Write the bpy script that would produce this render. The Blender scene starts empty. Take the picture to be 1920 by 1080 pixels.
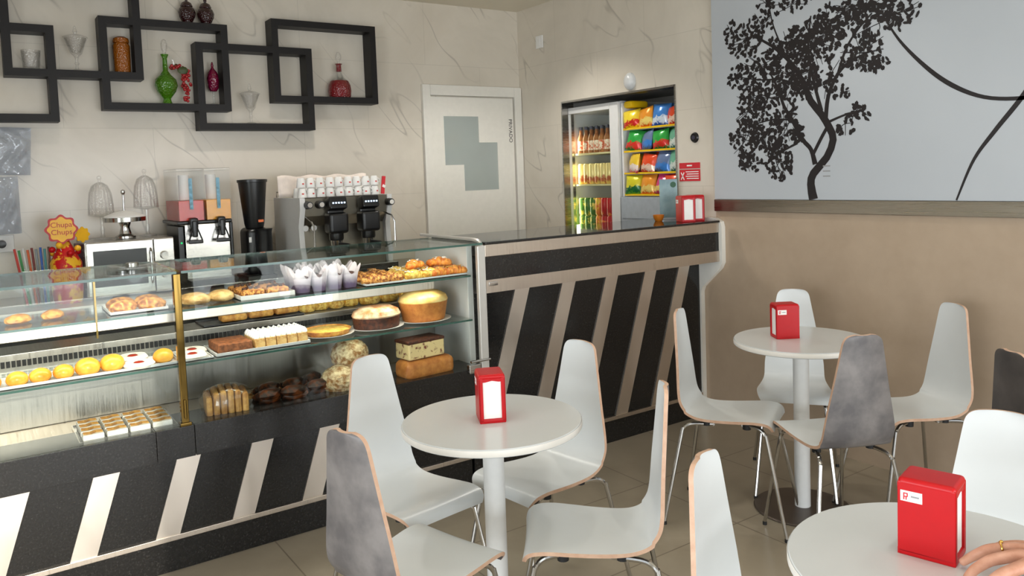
import bpy, bmesh, math, random
from mathutils import Vector, Matrix

# ------------------------------------------------------------------ camera, world, sun, big lights, exposure
SC = bpy.context.scene
COL = SC.collection
random.seed(7)


def make_camera():
    yaw, pitch, roll = math.radians(34.37), math.radians(3.62), math.radians(2.10)
    f = Vector((math.sin(yaw) * math.cos(pitch), math.cos(yaw) * math.cos(pitch), -math.sin(pitch)))
    r0 = Vector((math.cos(yaw), -math.sin(yaw), 0))
    d0 = f.cross(r0)
    c, s = math.cos(roll), math.sin(roll)
    r = c * r0 + s * d0
    d = -s * r0 + c * d0
    cam = bpy.data.cameras.new('camera')
    o = bpy.data.objects.new('camera', cam)
    COL.objects.link(o)
    m = Matrix.Identity(4)
    for i in range(3):
        m[i][0], m[i][1], m[i][2] = r[i], -d[i], -f[i]
    m[0][3], m[1][3], m[2][3] = 0, 0, 1.46
    o.matrix_world = m
    cam.sensor_width = 36
    cam.lens = 1481 / 1920 * 36
    cam.shift_y = -120 / 1920
    cam.clip_start = 0.02
    SC.camera = o


make_camera()
W = bpy.data.worlds.new('daylight')
SC.world = W
W.use_nodes = True
W.node_tree.nodes['Background'].inputs[0].default_value = (0.86, 0.93, 1.0, 1)
W.node_tree.nodes['Background'].inputs[1].default_value = 1.3


def light(name, typ, loc, direction, energy, color=(1, 1, 1), size=None, size_y=None, angle=None, spot=None):
    l = bpy.data.lights.new(name, typ)
    l.energy = energy
    l.color = color
    if typ == 'AREA':
        l.shape = 'RECTANGLE'
        l.size, l.size_y = size, size_y
    if typ == 'SUN':
        l.angle = math.radians(angle)
    if typ == 'SPOT':
        l.spot_size, l.spot_blend, l.shadow_soft_size = spot, 0.6, size
    o = bpy.data.objects.new(name, l)
    COL.objects.link(o)
    o.location = loc
    o.rotation_euler = Vector(direction).to_track_quat('-Z', 'Y').to_euler()
    return o


light('sun', 'SUN', (-1, -6, 4), (0.15, 0.95, -0.28), 4.2, (1.0, 0.94, 0.84), angle=0.6)
light('shopfront_daylight', 'AREA', (1.55, -3.2, 1.0), (0, 1, 0.12), 270, (0.9, 0.955, 1.0), 4.6, 2.0)
light('doorway_daylight', 'AREA', (-0.7, -1.38, 1.2), (0, 1, 0), 9, (0.93, 0.97, 1.0), 1.0, 2.3)
light('side_window_daylight', 'AREA', (-3.3, 0.75, 1.0), (1, 0, 0.12), 235, (0.9, 0.955, 1.0), 4.4, 2.0)  # added fill from the left to brighten the right wall
SC.view_settings.view_transform = 'Standard'
SC.view_settings.look = 'None'
SC.view_settings.gamma = 1
SC.view_settings.use_curve_mapping = False
SC.view_settings.exposure = -0.38
SC.cycles.use_denoising = True
SC.cycles.max_bounces = 10
SC.cycles.diffuse_bounces = 4
SC.cycles.glossy_bounces = 5
SC.cycles.transparent_max_bounces = 24
SC.cycles.transmission_bounces = 8
SC.cycles.sample_clamp_indirect = 4
SC.cycles.caustics_reflective = False
SC.cycles.caustics_refractive = False

# main dimensions in metres
XC = 3.504      # right wall
YA = 4.957      # marble back wall
YB = 3.154      # lower front of counter and case
YT = 3.0        # overhanging front of counter and case
ZC = 2.68       # ceiling
XL, YF = -1.6, -1.4


# ------------------------------------------------------------------ mesh builder
class MB:
    def __init__(s):
        s.v, s.f, s.m = [], [], []
        s.boxy = False

    def add(s, vs, fs, mi=0):
        b = len(s.v)
        s.v += [tuple(p) for p in vs]
        s.f += [tuple(b + i for i in q) for q in fs]
        s.m += [mi] * len(fs)
        return s

    def from_bm(s, bm, mi=0, M=None):
        if M is not None:
            bm.transform(M)
        bm.verts.index_update()
        s.add([v.co for v in bm.verts], [[v.index for v in f.verts] for f in bm.faces], mi)
        bm.free()
        return s

    def box(s, c, d, mi=0, bev=0.0, rot=None, seg=2):
        bm = bmesh.new()
        bmesh.ops.create_cube(bm, size=1)
        bmesh.ops.scale(bm, vec=d, verts=bm.verts)
        if bev:
            s.boxy = True
            bmesh.ops.bevel(bm, geom=bm.edges[:], offset=bev, segments=seg, affect='EDGES', profile=0.5)
        M = Matrix.Translation(c)
        if rot is not None:
            M = M @ rot
        return s.from_bm(bm, mi, M)

    def bx(s, x0, x1, y0, y1, z0, z1, mi=0, bev=0.0):
        return s.box(((x0 + x1) / 2, (y0 + y1) / 2, (z0 + z1) / 2), (abs(x1 - x0), abs(y1 - y0), abs(z1 - z0)), mi, bev)

    def tube(s, pts, r, n=10, mi=0, caps=True, up=None):
        pts = [Vector(p) for p in pts]
        rs = r if isinstance(r, (list, tuple)) else [r] * len(pts)
        vs, fs = [], []
        prev = None
        for i, p in enumerate(pts):
            a = pts[max(i - 1, 0)]
            b = pts[min(i + 1, len(pts) - 1)]
            t = (b - a).normalized()
            if prev is None:
                u = t.orthogonal().normalized() if up is None else Vector(up)
            else:
                u = prev
            u = (u - t * u.dot(t)).normalized()
            prev = u
            w = t.cross(u)
            for k in range(n):
                an = 2 * math.pi * k / n
                vs.append(p + (u * math.cos(an) + w * math.sin(an)) * rs[i])
        for i in range(len(pts) - 1):
            for k in range(n):
                k2 = (k + 1) % n
                fs.append((i * n + k, i * n + k2, (i + 1) * n + k2, (i + 1) * n + k))
        if caps:
            fs.append(tuple(range(n - 1, -1, -1)))
            fs.append(tuple((len(pts) - 1) * n + k for k in range(n)))
        return s.add(vs, fs, mi)

    def cyl(s, p0, p1, r0, r1=None, n=16, mi=0):
        return s.tube([p0, p1], [r0, r0 if r1 is None else r1], n, mi)

    def lathe(s, prof, c=(0, 0, 0), n=24, mi=0, sx=1.0, sy=1.0, ripple=0, amp=0.0):
        vs, fs, rows = [], [], []
        for r, z in prof:
            if r < 1e-5:
                rows.append([len(vs)])
                vs.append((c[0], c[1], c[2] + z))
            else:
                row = []
                for k in range(n):
                    a = 2 * math.pi * k / n
                    q = r * (1 + (amp * math.cos(ripple * a) if ripple else 0))
                    row.append(len(vs))
                    vs.append((c[0] + q * math.cos(a) * sx, c[1] + q * math.sin(a) * sy, c[2] + z))
                rows.append(row)
        for a, b in zip(rows, rows[1:]):
            if len(a) == 1 and len(b) == 1:
                continue
            for k in range(n):
                k2 = (k + 1) % n
                if len(a) == 1:
                    fs.append((a[0], b[k2], b[k]))
                elif len(b) == 1:
                    fs.append((a[k], a[k2], b[0]))
                else:
                    fs.append((a[k], a[k2], b[k2], b[k]))
        return s.add(vs, fs, mi)

    def ball(s, c, r, mi=0, sub=2, jit=0.0, rot=None, flat=None):
        bm = bmesh.new()
        bmesh.ops.create_icosphere(bm, subdivisions=sub, radius=1)
        if jit:
            for v in bm.verts:
                v.co *= 1 + random.uniform(-jit, jit)
        if flat is not None:
            for v in bm.verts:
                if v.co.z < flat:
                    v.co.z = flat + (v.co.z - flat) * 0.1
        rr = r if isinstance(r, (list, tuple)) else (r, r, r)
        bmesh.ops.scale(bm, vec=rr, verts=bm.verts)
        M = Matrix.Translation(c)
        if rot is not None:
            M = M @ rot
        return s.from_bm(bm, mi, M)

    def prism(s, poly, h, M=None, mi=0):
        n = len(poly)
        vs = [Vector((x, y, 0)) for x, y in poly] + [Vector((x, y, h)) for x, y in poly]
        if M is not None:
            vs = [M @ v for v in vs]
        fs = [tuple(range(n - 1, -1, -1)), tuple(range(n, 2 * n))]
        fs += [(i, (i + 1) % n, n + (i + 1) % n, n + i) for i in range(n)]
        return s.add(vs, fs, mi)

    def build(s, name, mats, parent=None, loc=(0, 0, 0), rot=(0, 0, 0), sharp=35):
        me = bpy.data.meshes.new(name)
        me.from_pydata(s.v, [], s.f)
        mats = mats if isinstance(mats, (list, tuple)) else [mats]
        for m in mats:
            me.materials.append(m)
        me.polygons.foreach_set('material_index', s.m)
        me.polygons.foreach_set('use_smooth', [True] * len(s.f))
        me.update()
        bm = bmesh.new()
        bm.from_mesh(me)
        bmesh.ops.recalc_face_normals(bm, faces=bm.faces)
        bm.to_mesh(me)
        bm.free()
        me.set_sharp_from_angle(angle=math.radians(sharp))
        o = bpy.data.objects.new(name, me)
        COL.objects.link(o)
        if s.boxy:
            wn = o.modifiers.new('even_shading', 'WEIGHTED_NORMAL')
            wn.keep_sharp = True
            wn.weight = 100
        if parent is not None:
            o.parent = parent
        o.location = loc
        o.rotation_euler = rot
        return o


def tag(o, label, cat, group=None):
    o['label'] = label
    o['category'] = cat
    if group:
        o['group'] = group
    return o


def thing(name, label, cat, loc=(0, 0, 0), rz=0.0, group=None):
    o = bpy.data.objects.new(name, None)
    o.empty_display_size = 0.05
    COL.objects.link(o)
    o.location = loc
    o.rotation_euler = (0, 0, rz)
    return tag(o, label, cat, group)


def struct(o, label=None):
    o['kind'] = 'structure'
    if label:
        o['label'] = label
    return o


def dup(root, loc, rz, label, group=None, rot=None):
    r = root.copy()
    COL.objects.link(r)
    r.location = loc
    r.rotation_euler = rot if rot else (0, 0, rz)
    r['label'] = label
    if group:
        r['group'] = group
    for ch in list(root.children):
        c = ch.copy()
        COL.objects.link(c)
        c.parent = r
        for g in list(ch.children):
            d = g.copy()
            COL.objects.link(d)
            d.parent = c
    return r


NTH = ['first', 'second', 'third', 'fourth', 'fifth', 'sixth', 'seventh', 'eighth', 'ninth', 'tenth', 'eleventh', 'twelfth']


def text_mesh(name, s, size, mat, parent, M, align='CENTER', extrude=0.0004):
    cu = bpy.data.curves.new(name, 'FONT')
    cu.body = s
    cu.size = size
    cu.align_x = align
    cu.align_y = 'CENTER'
    cu.extrude = extrude
    t = bpy.data.objects.new(name + '_source', cu)
    COL.objects.link(t)
    dg = bpy.context.evaluated_depsgraph_get()
    me = bpy.data.meshes.new_from_object(t.evaluated_get(dg))
    bpy.data.objects.remove(t)
    me.materials.clear()
    me.materials.append(mat)
    me.transform(M)
    me.name = name
    o = bpy.data.objects.new(name, me)
    COL.objects.link(o)
    o.parent = parent
    return o


# ------------------------------------------------------------------ materials
def lin(c):
    return tuple(((x / 255) / 12.92 if x / 255 <= 0.04045 else ((x / 255 + 0.055) / 1.055) ** 2.4) for x in c)


class NT:
    def __init__(s, name):
        s.mat = bpy.data.materials.new(name)
        s.mat.use_nodes = True
        s.n = s.mat.node_tree.nodes
        s.l = s.mat.node_tree.links
        s.bsdf = s.n['Principled BSDF']
        s.out = s.n['Material Output']

    def node(s, t, **kw):
        n = s.n.new(t)
        for k, v in kw.items():
            if k in n.inputs.keys() if hasattr(n.inputs, 'keys') else False:
                n.inputs[k].default_value = v
            else:
                setattr(n, k, v)
        return n

    def link(s, a, b):
        s.l.new(a, b)

    def ramp(s, fac, stops):
        r = s.n.new('ShaderNodeValToRGB')
        e = r.color_ramp.elements
        while len(e) < len(stops):
            e.new(0.5)
        for i, (p, c) in enumerate(stops):
            e[i].position = p
            e[i].color = (*c, 1) if len(c) == 3 else c
        s.link(fac, r.inputs[0])
        return r.outputs[0]

    def noise(s, scale, detail=4, rough=0.55, dist=0.0, vec=None, coord='Object', stretch=None):
        n = s.n.new('ShaderNodeTexNoise')
        n.inputs['Scale'].default_value = scale
        n.inputs['Detail'].default_value = detail
        n.inputs['Roughness'].default_value = rough
        n.inputs['Distortion'].default_value = dist
        if vec is None:
            tc = s.n.new('ShaderNodeTexCoord')
            vec = tc.outputs[coord]
        if stretch:
            mp = s.n.new('ShaderNodeMapping')
            mp.inputs['Scale'].default_value = stretch
            s.link(vec, mp.inputs[0])
            vec = mp.outputs[0]
        s.link(vec, n.inputs['Vector'])
        return n.outputs['Fac']

    def mix(s, fac, a, b, mode='MIX'):
        m = s.n.new('ShaderNodeMix')
        m.data_type = 'RGBA'
        m.blend_type = mode
        if isinstance(fac, (int, float)):
            m.inputs[0].default_value = fac
        else:
            s.link(fac, m.inputs[0])
        for i, x in ((6, a), (7, b)):
            if isinstance(x, tuple):
                m.inputs[i].default_value = (*x, 1)
            else:
                s.link(x, m.inputs[i])
        return m.outputs[2]

    def math(s, op, a, b=None):
        m = s.n.new('ShaderNodeMath')
        m.operation = op
        for i, x in enumerate((a, b)):
            if x is None:
                continue
            if isinstance(x, (int, float)):
                m.inputs[i].default_value = x
            else:
                s.link(x, m.inputs[i])
        return m.outputs[0]

    def bump(s, h, strength=0.3, dist=0.005):
        b = s.n.new('ShaderNodeBump')
        b.inputs['Strength'].default_value = strength
        b.inputs['Distance'].default_value = dist
        s.link(h, b.inputs['Height'])
        s.link(b.outputs[0], s.bsdf.inputs['Normal'])

    def base(s, c):
        if isinstance(c, tuple):
            s.bsdf.inputs['Base Color'].default_value = (*c, 1)
        else:
            s.link(c, s.bsdf.inputs['Base Color'])

    def set(s, rough=0.5, metal=0.0, spec=0.5, coat=0.0):
        s.bsdf.inputs['Roughness'].default_value = rough
        s.bsdf.inputs['Metallic'].default_value = metal
        s.bsdf.inputs['Specular IOR Level'].default_value = spec
        s.bsdf.inputs['Coat Weight'].default_value = coat
        return s


def M_plain(name, rgb, rough=0.5, metal=0.0, spec=0.5, var=0.06, scale=30, bump=0.0, coat=0.0):
    t = NT(name).set(rough, metal, spec, coat)
    c = lin(rgb)
    nz = t.noise(scale, 3)
    t.base(t.ramp(nz, [(0.3, tuple(x * (1 - var) for x in c)), (0.7, tuple(min(1, x * (1 + var)) for x in c))]))
    if bump:
        t.bump(nz, bump, 0.003)
    return t.mat


def M_two(name, a, b, rough=0.6, scale=25, lo=0.4, hi=0.6, bump=0.3, spec=0.4, detail=5, dist=0.0, bd=0.004):
    t = NT(name).set(rough, 0, spec)
    nz = t.noise(scale, detail, 0.6, dist)
    t.base(t.ramp(nz, [(lo, lin(a)), (hi, lin(b))]))
    if bump:
        t.bump(nz, bump, bd)
    return t.mat


def M_emit(name, rgb, strength):
    t = NT(name)
    t.base(lin(rgb))
    t.bsdf.inputs['Emission Color'].default_value = (*lin(rgb), 1)
    t.bsdf.inputs['Emission Strength'].default_value = strength
    return t.mat


def M_pane(name, tint=(0.96, 0.985, 0.97), refl=0.05, edge=0.75, rough=0.0, power=4.0):
    """thin clear sheet: straight-through transmission plus mirror reflection growing toward grazing view"""
    t = NT(name)
    t.n.remove(t.bsdf)
    tr = t.n.new('ShaderNodeBsdfTransparent')
    tr.inputs[0].default_value = (*tint, 1)
    gl = t.n.new('ShaderNodeBsdfGlossy')
    gl.inputs['Roughness'].default_value = rough
    lw = t.n.new('ShaderNodeLayerWeight')
    lw.inputs[0].default_value = 0.5
    p = t.math('POWER', lw.outputs['Facing'], power)
    p = t.math('MULTIPLY', p, edge - refl)
    p = t.math('ADD', p, refl)
    mx = t.n.new('ShaderNodeMixShader')
    t.link(p, mx.inputs[0])
    t.link(tr.outputs[0], mx.inputs[1])
    t.link(gl.outputs[0], mx.inputs[2])
    t.link(mx.outputs[0], t.out.inputs[0])
    return t.mat


def M_glassware(name, rgb, trans=0.9, rough=0.05, pattern=0):
    """cut or coloured glass: tinted transparency with glossy skin and facet bump"""
    t = NT(name)
    t.n.remove(t.bsdf)
    tr = t.n.new('ShaderNodeBsdfTransparent')
    gl = t.n.new('ShaderNodeBsdfGlossy')
    gl.inputs['Roughness'].default_value = rough
    df = t.n.new('ShaderNodeBsdfDiffuse')
    c = lin(rgb)
    df.inputs[0].default_value = (*c, 1)
    tr.inputs[0].default_value = (*[min(1, x) for x in c], 1)
    if pattern:
        v = t.n.new('ShaderNodeTexVoronoi')
        v.inputs['Scale'].default_value = pattern
        tc = t.n.new('ShaderNodeTexCoord')
        t.link(tc.outputs['Object'], v.inputs['Vector'])
        b = t.n.new('ShaderNodeBump')
        b.inputs['Strength'].default_value = 0.8
        b.inputs['Distance'].default_value = 0.004
        t.link(v.outputs['Distance'], b.inputs['Height'])
        t.link(b.outputs[0], gl.inputs['Normal'])
    lw = t.n.new('ShaderNodeLayerWeight')
    lw.inputs[0].default_value = 0.35
    m1 = t.n.new('ShaderNodeMixShader')
    m1.inputs[0].default_value = trans
    t.link(df.outputs[0], m1.inputs[1])
    t.link(tr.outputs[0], m1.inputs[2])
    m2 = t.n.new('ShaderNodeMixShader')
    f = t.math('ADD', t.math('MULTIPLY', lw.outputs['Facing'], 0.42), 0.05)
    t.link(f, m2.inputs[0])
    t.link(m1.outputs[0], m2.inputs[1])
    t.link(gl.outputs[0], m2.inputs[2])
    t.link(m2.outputs[0], t.out.inputs[0])
    return t.mat


def M_marble(name, axis):
    t = NT(name).set(0.22, 0, 0.5)
    g = t.n.new('ShaderNodeNewGeometry')
    pos = g.outputs['Position']
    cloud = t.noise(1.3, 5, 0.6, 0.6, pos)
    basec = t.ramp(cloud, [(0.3, lin((205, 197, 183))), (0.55, lin((219, 211, 197))), (0.75, lin((211, 202, 187)))])
    sgn = 1.0 if axis == 'x' else -1.0       # image right is +x on the back wall, -y on the right wall
    def dot(vec):
        m = t.n.new('ShaderNodeVectorMath')
        m.operation = 'DOT_PRODUCT'
        t.link(pos, m.inputs[0])
        m.inputs[1].default_value = vec
        return m.outputs['Value']
    al, pe_ = (0.62, -0.78), (0.78, 0.62)
    ax = (lambda c: (c[0], 0, c[1])) if axis == 'x' else (lambda c: (0, -c[0], c[1]))
    cmb = t.n.new('ShaderNodeCombineXYZ')
    t.link(t.math('MULTIPLY', dot(ax(al)), 0.45), cmb.inputs[0])
    t.link(t.math('MULTIPLY', dot(ax(pe_)), 1.7), cmb.inputs[1])
    v = t.noise(1.9, 2, 0.5, 0.12, cmb.outputs[0])
    d = t.math('ABSOLUTE', t.math('SUBTRACT', v, 0.5))
    vein = t.ramp(d, [(0.0, (1, 1, 1)), (0.009, (0, 0, 0))])
    msk = t.ramp(t.noise(2.1, 2, 0.5, 0, pos), [(0.44, (0, 0, 0)), (0.62, (1, 1, 1))])
    vm = t.math('MULTIPLY', t.math('MULTIPLY', vein, msk), 0.5)
    c = t.mix(vm, basec, lin((138, 130, 120)))
    br = t.n.new('ShaderNodeTexBrick')
    br.offset = 0.5
    br.inputs['Scale'].default_value = 1
    br.inputs['Brick Width'].default_value = 0.9
    br.inputs['Row Height'].default_value = 0.45
    br.inputs['Mortar Size'].default_value = 0.0016
    br.inputs['Mortar Smooth'].default_value = 0.3
    sp = t.n.new('ShaderNodeSeparateXYZ')
    cb = t.n.new('ShaderNodeCombineXYZ')
    t.link(pos, sp.inputs[0])
    t.link(sp.outputs[0 if axis == 'x' else 1], cb.inputs[0])
    t.link(sp.outputs[2], cb.inputs[1])
    t.link(cb.outputs[0], br.inputs['Vector'])
    c = t.mix(t.math('MULTIPLY', br.outputs['Fac'], 0.35), c, lin((165, 158, 146)))
    t.base(c)
    return t.mat


def M_floor(name):
    t = NT(name).set(0.28, 0, 0.5)
    g = t.n.new('ShaderNodeNewGeometry')
    mp = t.n.new('ShaderNodeMapping')
    mp.inputs['Location'].default_value = (-0.935, -2.105, 0)
    t.link(g.outputs['Position'], mp.inputs[0])
    br = t.n.new('ShaderNodeTexBrick')
    br.offset = 0.0
    br.inputs['Scale'].default_value = 1
    br.inputs['Brick Width'].default_value = 0.522
    br.inputs['Row Height'].default_value = 0.53
    br.inputs['Mortar Size'].default_value = 0.0032
    br.inputs['Mortar Smooth'].default_value = 0.2
    t.link(mp.outputs[0], br.inputs['Vector'])
    nz = t.noise(3, 5, 0.6, 0.5, g.outputs['Position'])
    c = t.ramp(nz, [(0.3, lin((150, 139, 120))), (0.7, lin((164, 153, 134)))])
    c = t.mix(t.math('MULTIPLY', br.outputs['Fac'], 0.75), c, lin((104, 94, 80)))
    t.base(c)
    return t.mat


def M_granite(name, basec=(35, 34, 33), fleck=(74, 72, 68), rough=0.16):
    t = NT(name).set(rough, 0, 0.5)
    g = t.n.new('ShaderNodeNewGeometry')
    v = t.n.new('ShaderNodeTexVoronoi')
    v.inputs['Scale'].default_value = 240
    t.link(g.outputs['Position'], v.inputs['Vector'])
    n2 = t.noise(130, 4, 0.7, 0, g.outputs['Position'])
    c1 = t.ramp(n2, [(0.42, lin((27, 26, 25))), (0.6, lin(basec)), (0.74, lin(fleck))])
    t.base(c1)
    return t.mat


def M_steel(name, rgb=(196, 192, 186), rough=0.24, stretch=(1, 1, 40)):
    t = NT(name).set(rough, 1.0, 0.5)
    nz = t.noise(6, 3, 0.6, 0, None, 'Object', stretch)
    c = lin(rgb)
    t.base(t.ramp(nz, [(0.3, tuple(x * 0.9 for x in c)), (0.7, c)]))
    r = t.ramp(nz, [(0.3, (rough * 0.8,) * 3), (0.7, (rough * 1.25,) * 3)])
    t.link(r, t.bsdf.inputs['Roughness'])
    return t.mat


mt = {}
mt['marble_x'] = M_marble('marble_tiles_back', 'x')
mt['marble_y'] = M_marble('marble_tiles_right', 'y')
mt['floor'] = M_floor('beige_floor_tiles')
mt['ceiling'] = M_plain('ceiling_paint', (228, 220, 202), 0.8, var=0.02, scale=3)
mt['plain_wall'] = M_plain('pale_wall_paint', (214, 210, 202), 0.7, var=0.03, scale=3)
mt['taupe'] = M_two('taupe_wall_panel', (172, 152, 130), (180, 160, 138), 0.35, 7, 0.3, 0.7, 0.0, 0.5)
mt['mural'] = M_plain('mural_sheet', (186, 191, 196), 0.45, var=0.02, scale=2)
mt['ink'] = M_plain('mural_black_ink', (30, 25, 26), 0.5, var=0.1)
mt['granite'] = M_granite('black_granite')
mt['granite_top'] = M_granite('polished_granite_top', rough=0.05)
mt['steel'] = M_steel('brushed_steel')
mt['steel_x'] = M_steel('brushed_steel_long', (214, 202, 188), 0.34, (40, 1, 1))
mt['steel_dark'] = M_steel('dull_steel', (158, 154, 146), 0.35, (40, 1, 1))
mt['steel_strip'] = M_steel('steel_inlay', (232, 222, 210), 0.36, (1, 1, 0.4))
mt['steel_dado'] = M_steel('steel_dado', (168, 160, 146), 0.3, (1, 0.3, 60))
mt['chrome'] = M_steel('chrome', (200, 198, 194), 0.14, (1, 1, 1))
mt['brass'] = M_steel('gold_anodised', (112, 90, 46), 0.12, (1, 1, 3))
mt['white_metal'] = M_plain('white_enamel', (228, 228, 226), 0.35, var=0.02)
mt['white_trim'] = M_plain('white_end_trim', (234, 231, 222), 0.3, var=0.02)
mt['laminate'] = M_plain('white_laminate', (216, 219, 219), 0.28, var=0.015, scale=8)
mt['tabletop'] = M_plain('white_tabletop', (208, 211, 211), 0.2, var=0.015, scale=8)
mt['tableedge'] = M_plain('white_table_edge', (234, 230, 222), 0.35, var=0.02)
mt['grey_lam'] = M_two('mottled_grey_laminate', (98, 95, 96), (136, 131, 129), 0.4, 9, 0.35, 0.68, 0.0, 0.5, 4)
mt['dark_lam'] = M_two('dark_grey_laminate', (62, 58, 56), (84, 78, 75), 0.4, 9, 0.35, 0.68, 0.0, 0.5, 4)
mt['ply'] = M_two('plywood_edge', (198, 158, 132), (214, 180, 154), 0.5, 40, 0.3, 0.7, 0.0)
mt['rubber'] = M_plain('black_rubber', (26, 26, 27), 0.6, var=0.1)
mt['black'] = M_plain('black_plastic', (22, 22, 23), 0.3, var=0.1)
mt['wenge'] = M_plain('dark_wenge_board', (22, 19, 19), 0.5, 0.0, 0.3, var=0.15, scale=14)
mt['red'] = M_plain('red_plastic', (186, 5, 16), 0.34, spec=0.35, var=0.03)
mt['paper'] = M_plain('white_paper', (244, 242, 238), 0.8, var=0.01)
mt['white'] = M_plain('white_plastic', (236, 235, 232), 0.4, var=0.02)
mt['grey_card'] = M_plain('grey_print', (150, 150, 150), 0.7, var=0.05)
mt['red_print'] = M_plain('red_print', (205, 40, 50), 0.6, var=0.05)
mt['glass'] = M_pane('clear_sheet_glass', (0.965, 0.985, 0.975), 0.014, 0.5)
mt['glass_top'] = M_pane('glass_slab', (0.93, 0.965, 0.95), 0.03, 0.7, 0.0, 3.2)
mt['glass_edge'] = M_plain('green_glass_edge', (62, 96, 86), 0.15, var=0.1)
mt['frosted'] = M_plain('frosted_glass', (168, 176, 172), 0.12, var=0.03, scale=4)
mt['crystal'] = M_glassware('cut_crystal', (255, 255, 255), 1.0, 0.05, 120)
mt['clear_glass'] = M_glassware('clear_glassware', (254, 255, 255), 1.0, 0.03)
mt['tank_glass'] = M_pane('juice_tank_plastic', (0.98, 0.985, 0.985), 0.004, 0.2)
mt['green_glass'] = M_glassware('green_glass', (120, 190, 40), 0.7, 0.06, 90)
mt['red_glass'] = M_glassware('ruby_glass', (160, 30, 40), 0.5, 0.08, 110)
mt['pink_glass'] = M_glassware('magenta_glass', (150, 20, 70), 0.5, 0.08, 90)
mt['amber_glass'] = M_glassware('amber_glass', (190, 110, 30), 0.45, 0.12, 120)
mt['dark_glass'] = M_glassware('dark_ruby_glass', (50, 8, 12), 0.3, 0.1, 120)
mt['cellophane'] = M_glassware('cellophane', (236, 240, 246), 0.75, 0.1, 26)
mt['led'] = M_emit('lit_tube', (255, 246, 228), 6.0)  # glow imitating a window reflection on steel
mt['spot'] = M_emit('lit_downlight', (255, 244, 225), 14.0)

# ------------------------------------------------------------------ room shell
b = MB().bx(XL - 0.1, XC + 0.1, YF - 0.1, YA + 0.1, -0.1, 0)
struct(b.build('floor', mt['floor']), 'beige tiled cafe floor')
b = MB().bx(XL - 0.1, XC + 0.9, YF - 0.1, YA + 0.1, ZC, ZC + 0.1)
struct(b.build('ceiling', mt['ceiling']), 'plain pale ceiling')
b = MB().bx(XL - 0.1, XC + 0.9, YA, YA + 0.1, 0, ZC)
struct(b.build('wall_back', mt['marble_x']), 'marble tiled wall behind the counter')
# right wall with the drinks recess (y 3.35..4.44, up to z 1.95)
b = MB()
b.bx(XC, XC + 0.1, 4.44, YA, 0, ZC)
b.bx(XC, XC + 0.1, 3.352, 4.44, 1.95, ZC)
b.bx(XC, XC + 0.1, 3.046, 3.352, 0, ZC)
b.bx(XC, XC + 0.1, YF, 3.046, 0, ZC, 1)
b.bx(XC + 0.1, XC + 0.8, 4.53, 4.6, 0, 2.0, 1)
b.bx(XC + 0.1, XC + 0.8, 3.26, 3.33, 0, 2.0, 1)
b.bx(XC + 0.8, XC + 0.85, 3.26, 4.6, 0, 2.0, 1)
b.bx(XC + 0.1, XC + 0.8, 3.33, 4.53, 1.99, 2.03, 1)
b.bx(XC + 0.1, XC + 0.8, 3.33, 4.53, -0.1, 0.0, 1)
struct(b.build('wall_right', [mt['marble_y'], mt['plain_wall']]), 'right wall with a drinks recess')
b = MB()
b.bx(XC - 0.006, XC + 0.1, 3.352, 4.446, 1.945, 1.957)
b.bx(XC - 0.006, XC + 0.1, 4.436, 4.446, 0, 1.945)
b.bx(XC - 0.006, XC + 0.1, 3.346, 3.356, 0, 1.957)
struct(b.build('trim_1', mt['steel']), 'thin steel edging around the drinks recess')
b = MB().bx(XC - 0.012, XC, YF, 3.15, 0, 1.16).bx(XC - 0.012, XC, YF, 3.046, 1.16, 1.208)
struct(b.build('wall_right_panel', mt['taupe']), 'taupe lower wall panel')
b = MB().bx(XC - 0.028, XC, YF, 3.046, 1.208, 1.274, 0, 0.003)
struct(b.build('trim_2', mt['steel_dado']), 'brushed steel dado rail under the mural')
# left wall, its opening added to let in the side fill; shopfront with a doorway and a window; an unseen block added against the sun
b = MB()
b.bx(XL - 0.1, XL, YF, -0.7, 0, ZC)
b.bx(XL - 0.1, XL, 2.2, YA, 0, ZC)
b.bx(XL - 0.1, XL, -0.7, 2.2, 2.45, ZC)
b.bx(XL - 0.1, XL, -0.7, 2.2, 0, 0.2)
b.bx(XL - 0.1, XL, 0.7, 0.8, 0.2, 2.45)
struct(b.build('wall_left', mt['plain_wall']), 'left wall')
b = MB()
b.bx(XL - 0.1, XC + 0.1, YF - 0.1, YF, 2.45, ZC)
b.bx(XL - 0.1, -1.2, YF - 0.1, YF, 0, 2.45)
b.bx(3.0, XC + 0.1, YF - 0.1, YF, 0, 2.45)
b.bx(-0.2, 0.1, YF - 0.1, YF, 0, 2.45)
b.bx(1.5, 1.6, YF - 0.1, YF, 0.15, 2.45)
b.bx(0.1, 3.0, YF - 0.1, YF, 0, 0.15)
struct(b.build('wall_front', mt['plain_wall']), 'shopfront wall')
b = MB().bx(-9, 9, -14, 9, -0.14, -0.12)
struct(b.build('ground', M_plain('pavement', (190, 184, 174), 0.8)), 'pavement outside')
b = MB().bx(-1.3, 7, -9.5, -8.5, -0.12, 5.5)  # unseen block added to keep direct sun off window and tables
struct(b.build('building_exterior', M_plain('street_facade', (212, 196, 176), 0.8)), 'building across the street')


def downlight(x, y, label, watts=16):
    t = thing('ceiling_downlight', label, 'light', (x, y, ZC), 0, 'round ceiling downlights')
    MB().lathe([(0.032, -0.004), (0.045, -0.008), (0.05, 0.0)], n=20).build('rim', mt['white_metal'], t)
    MB().lathe([(0, -0.003), (0.032, -0.003)], n=20).build('lamp', mt['spot'], t)
    o = light('downlight_glow', 'SPOT', (x, y, ZC - 0.02), (0, 0, -1), watts, (1, 0.95, 0.87), 0.04, spot=math.radians(120))
    o.parent = t
    o.matrix_parent_inverse = Matrix.Translation((-x, -y, -ZC))
    return t


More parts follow.
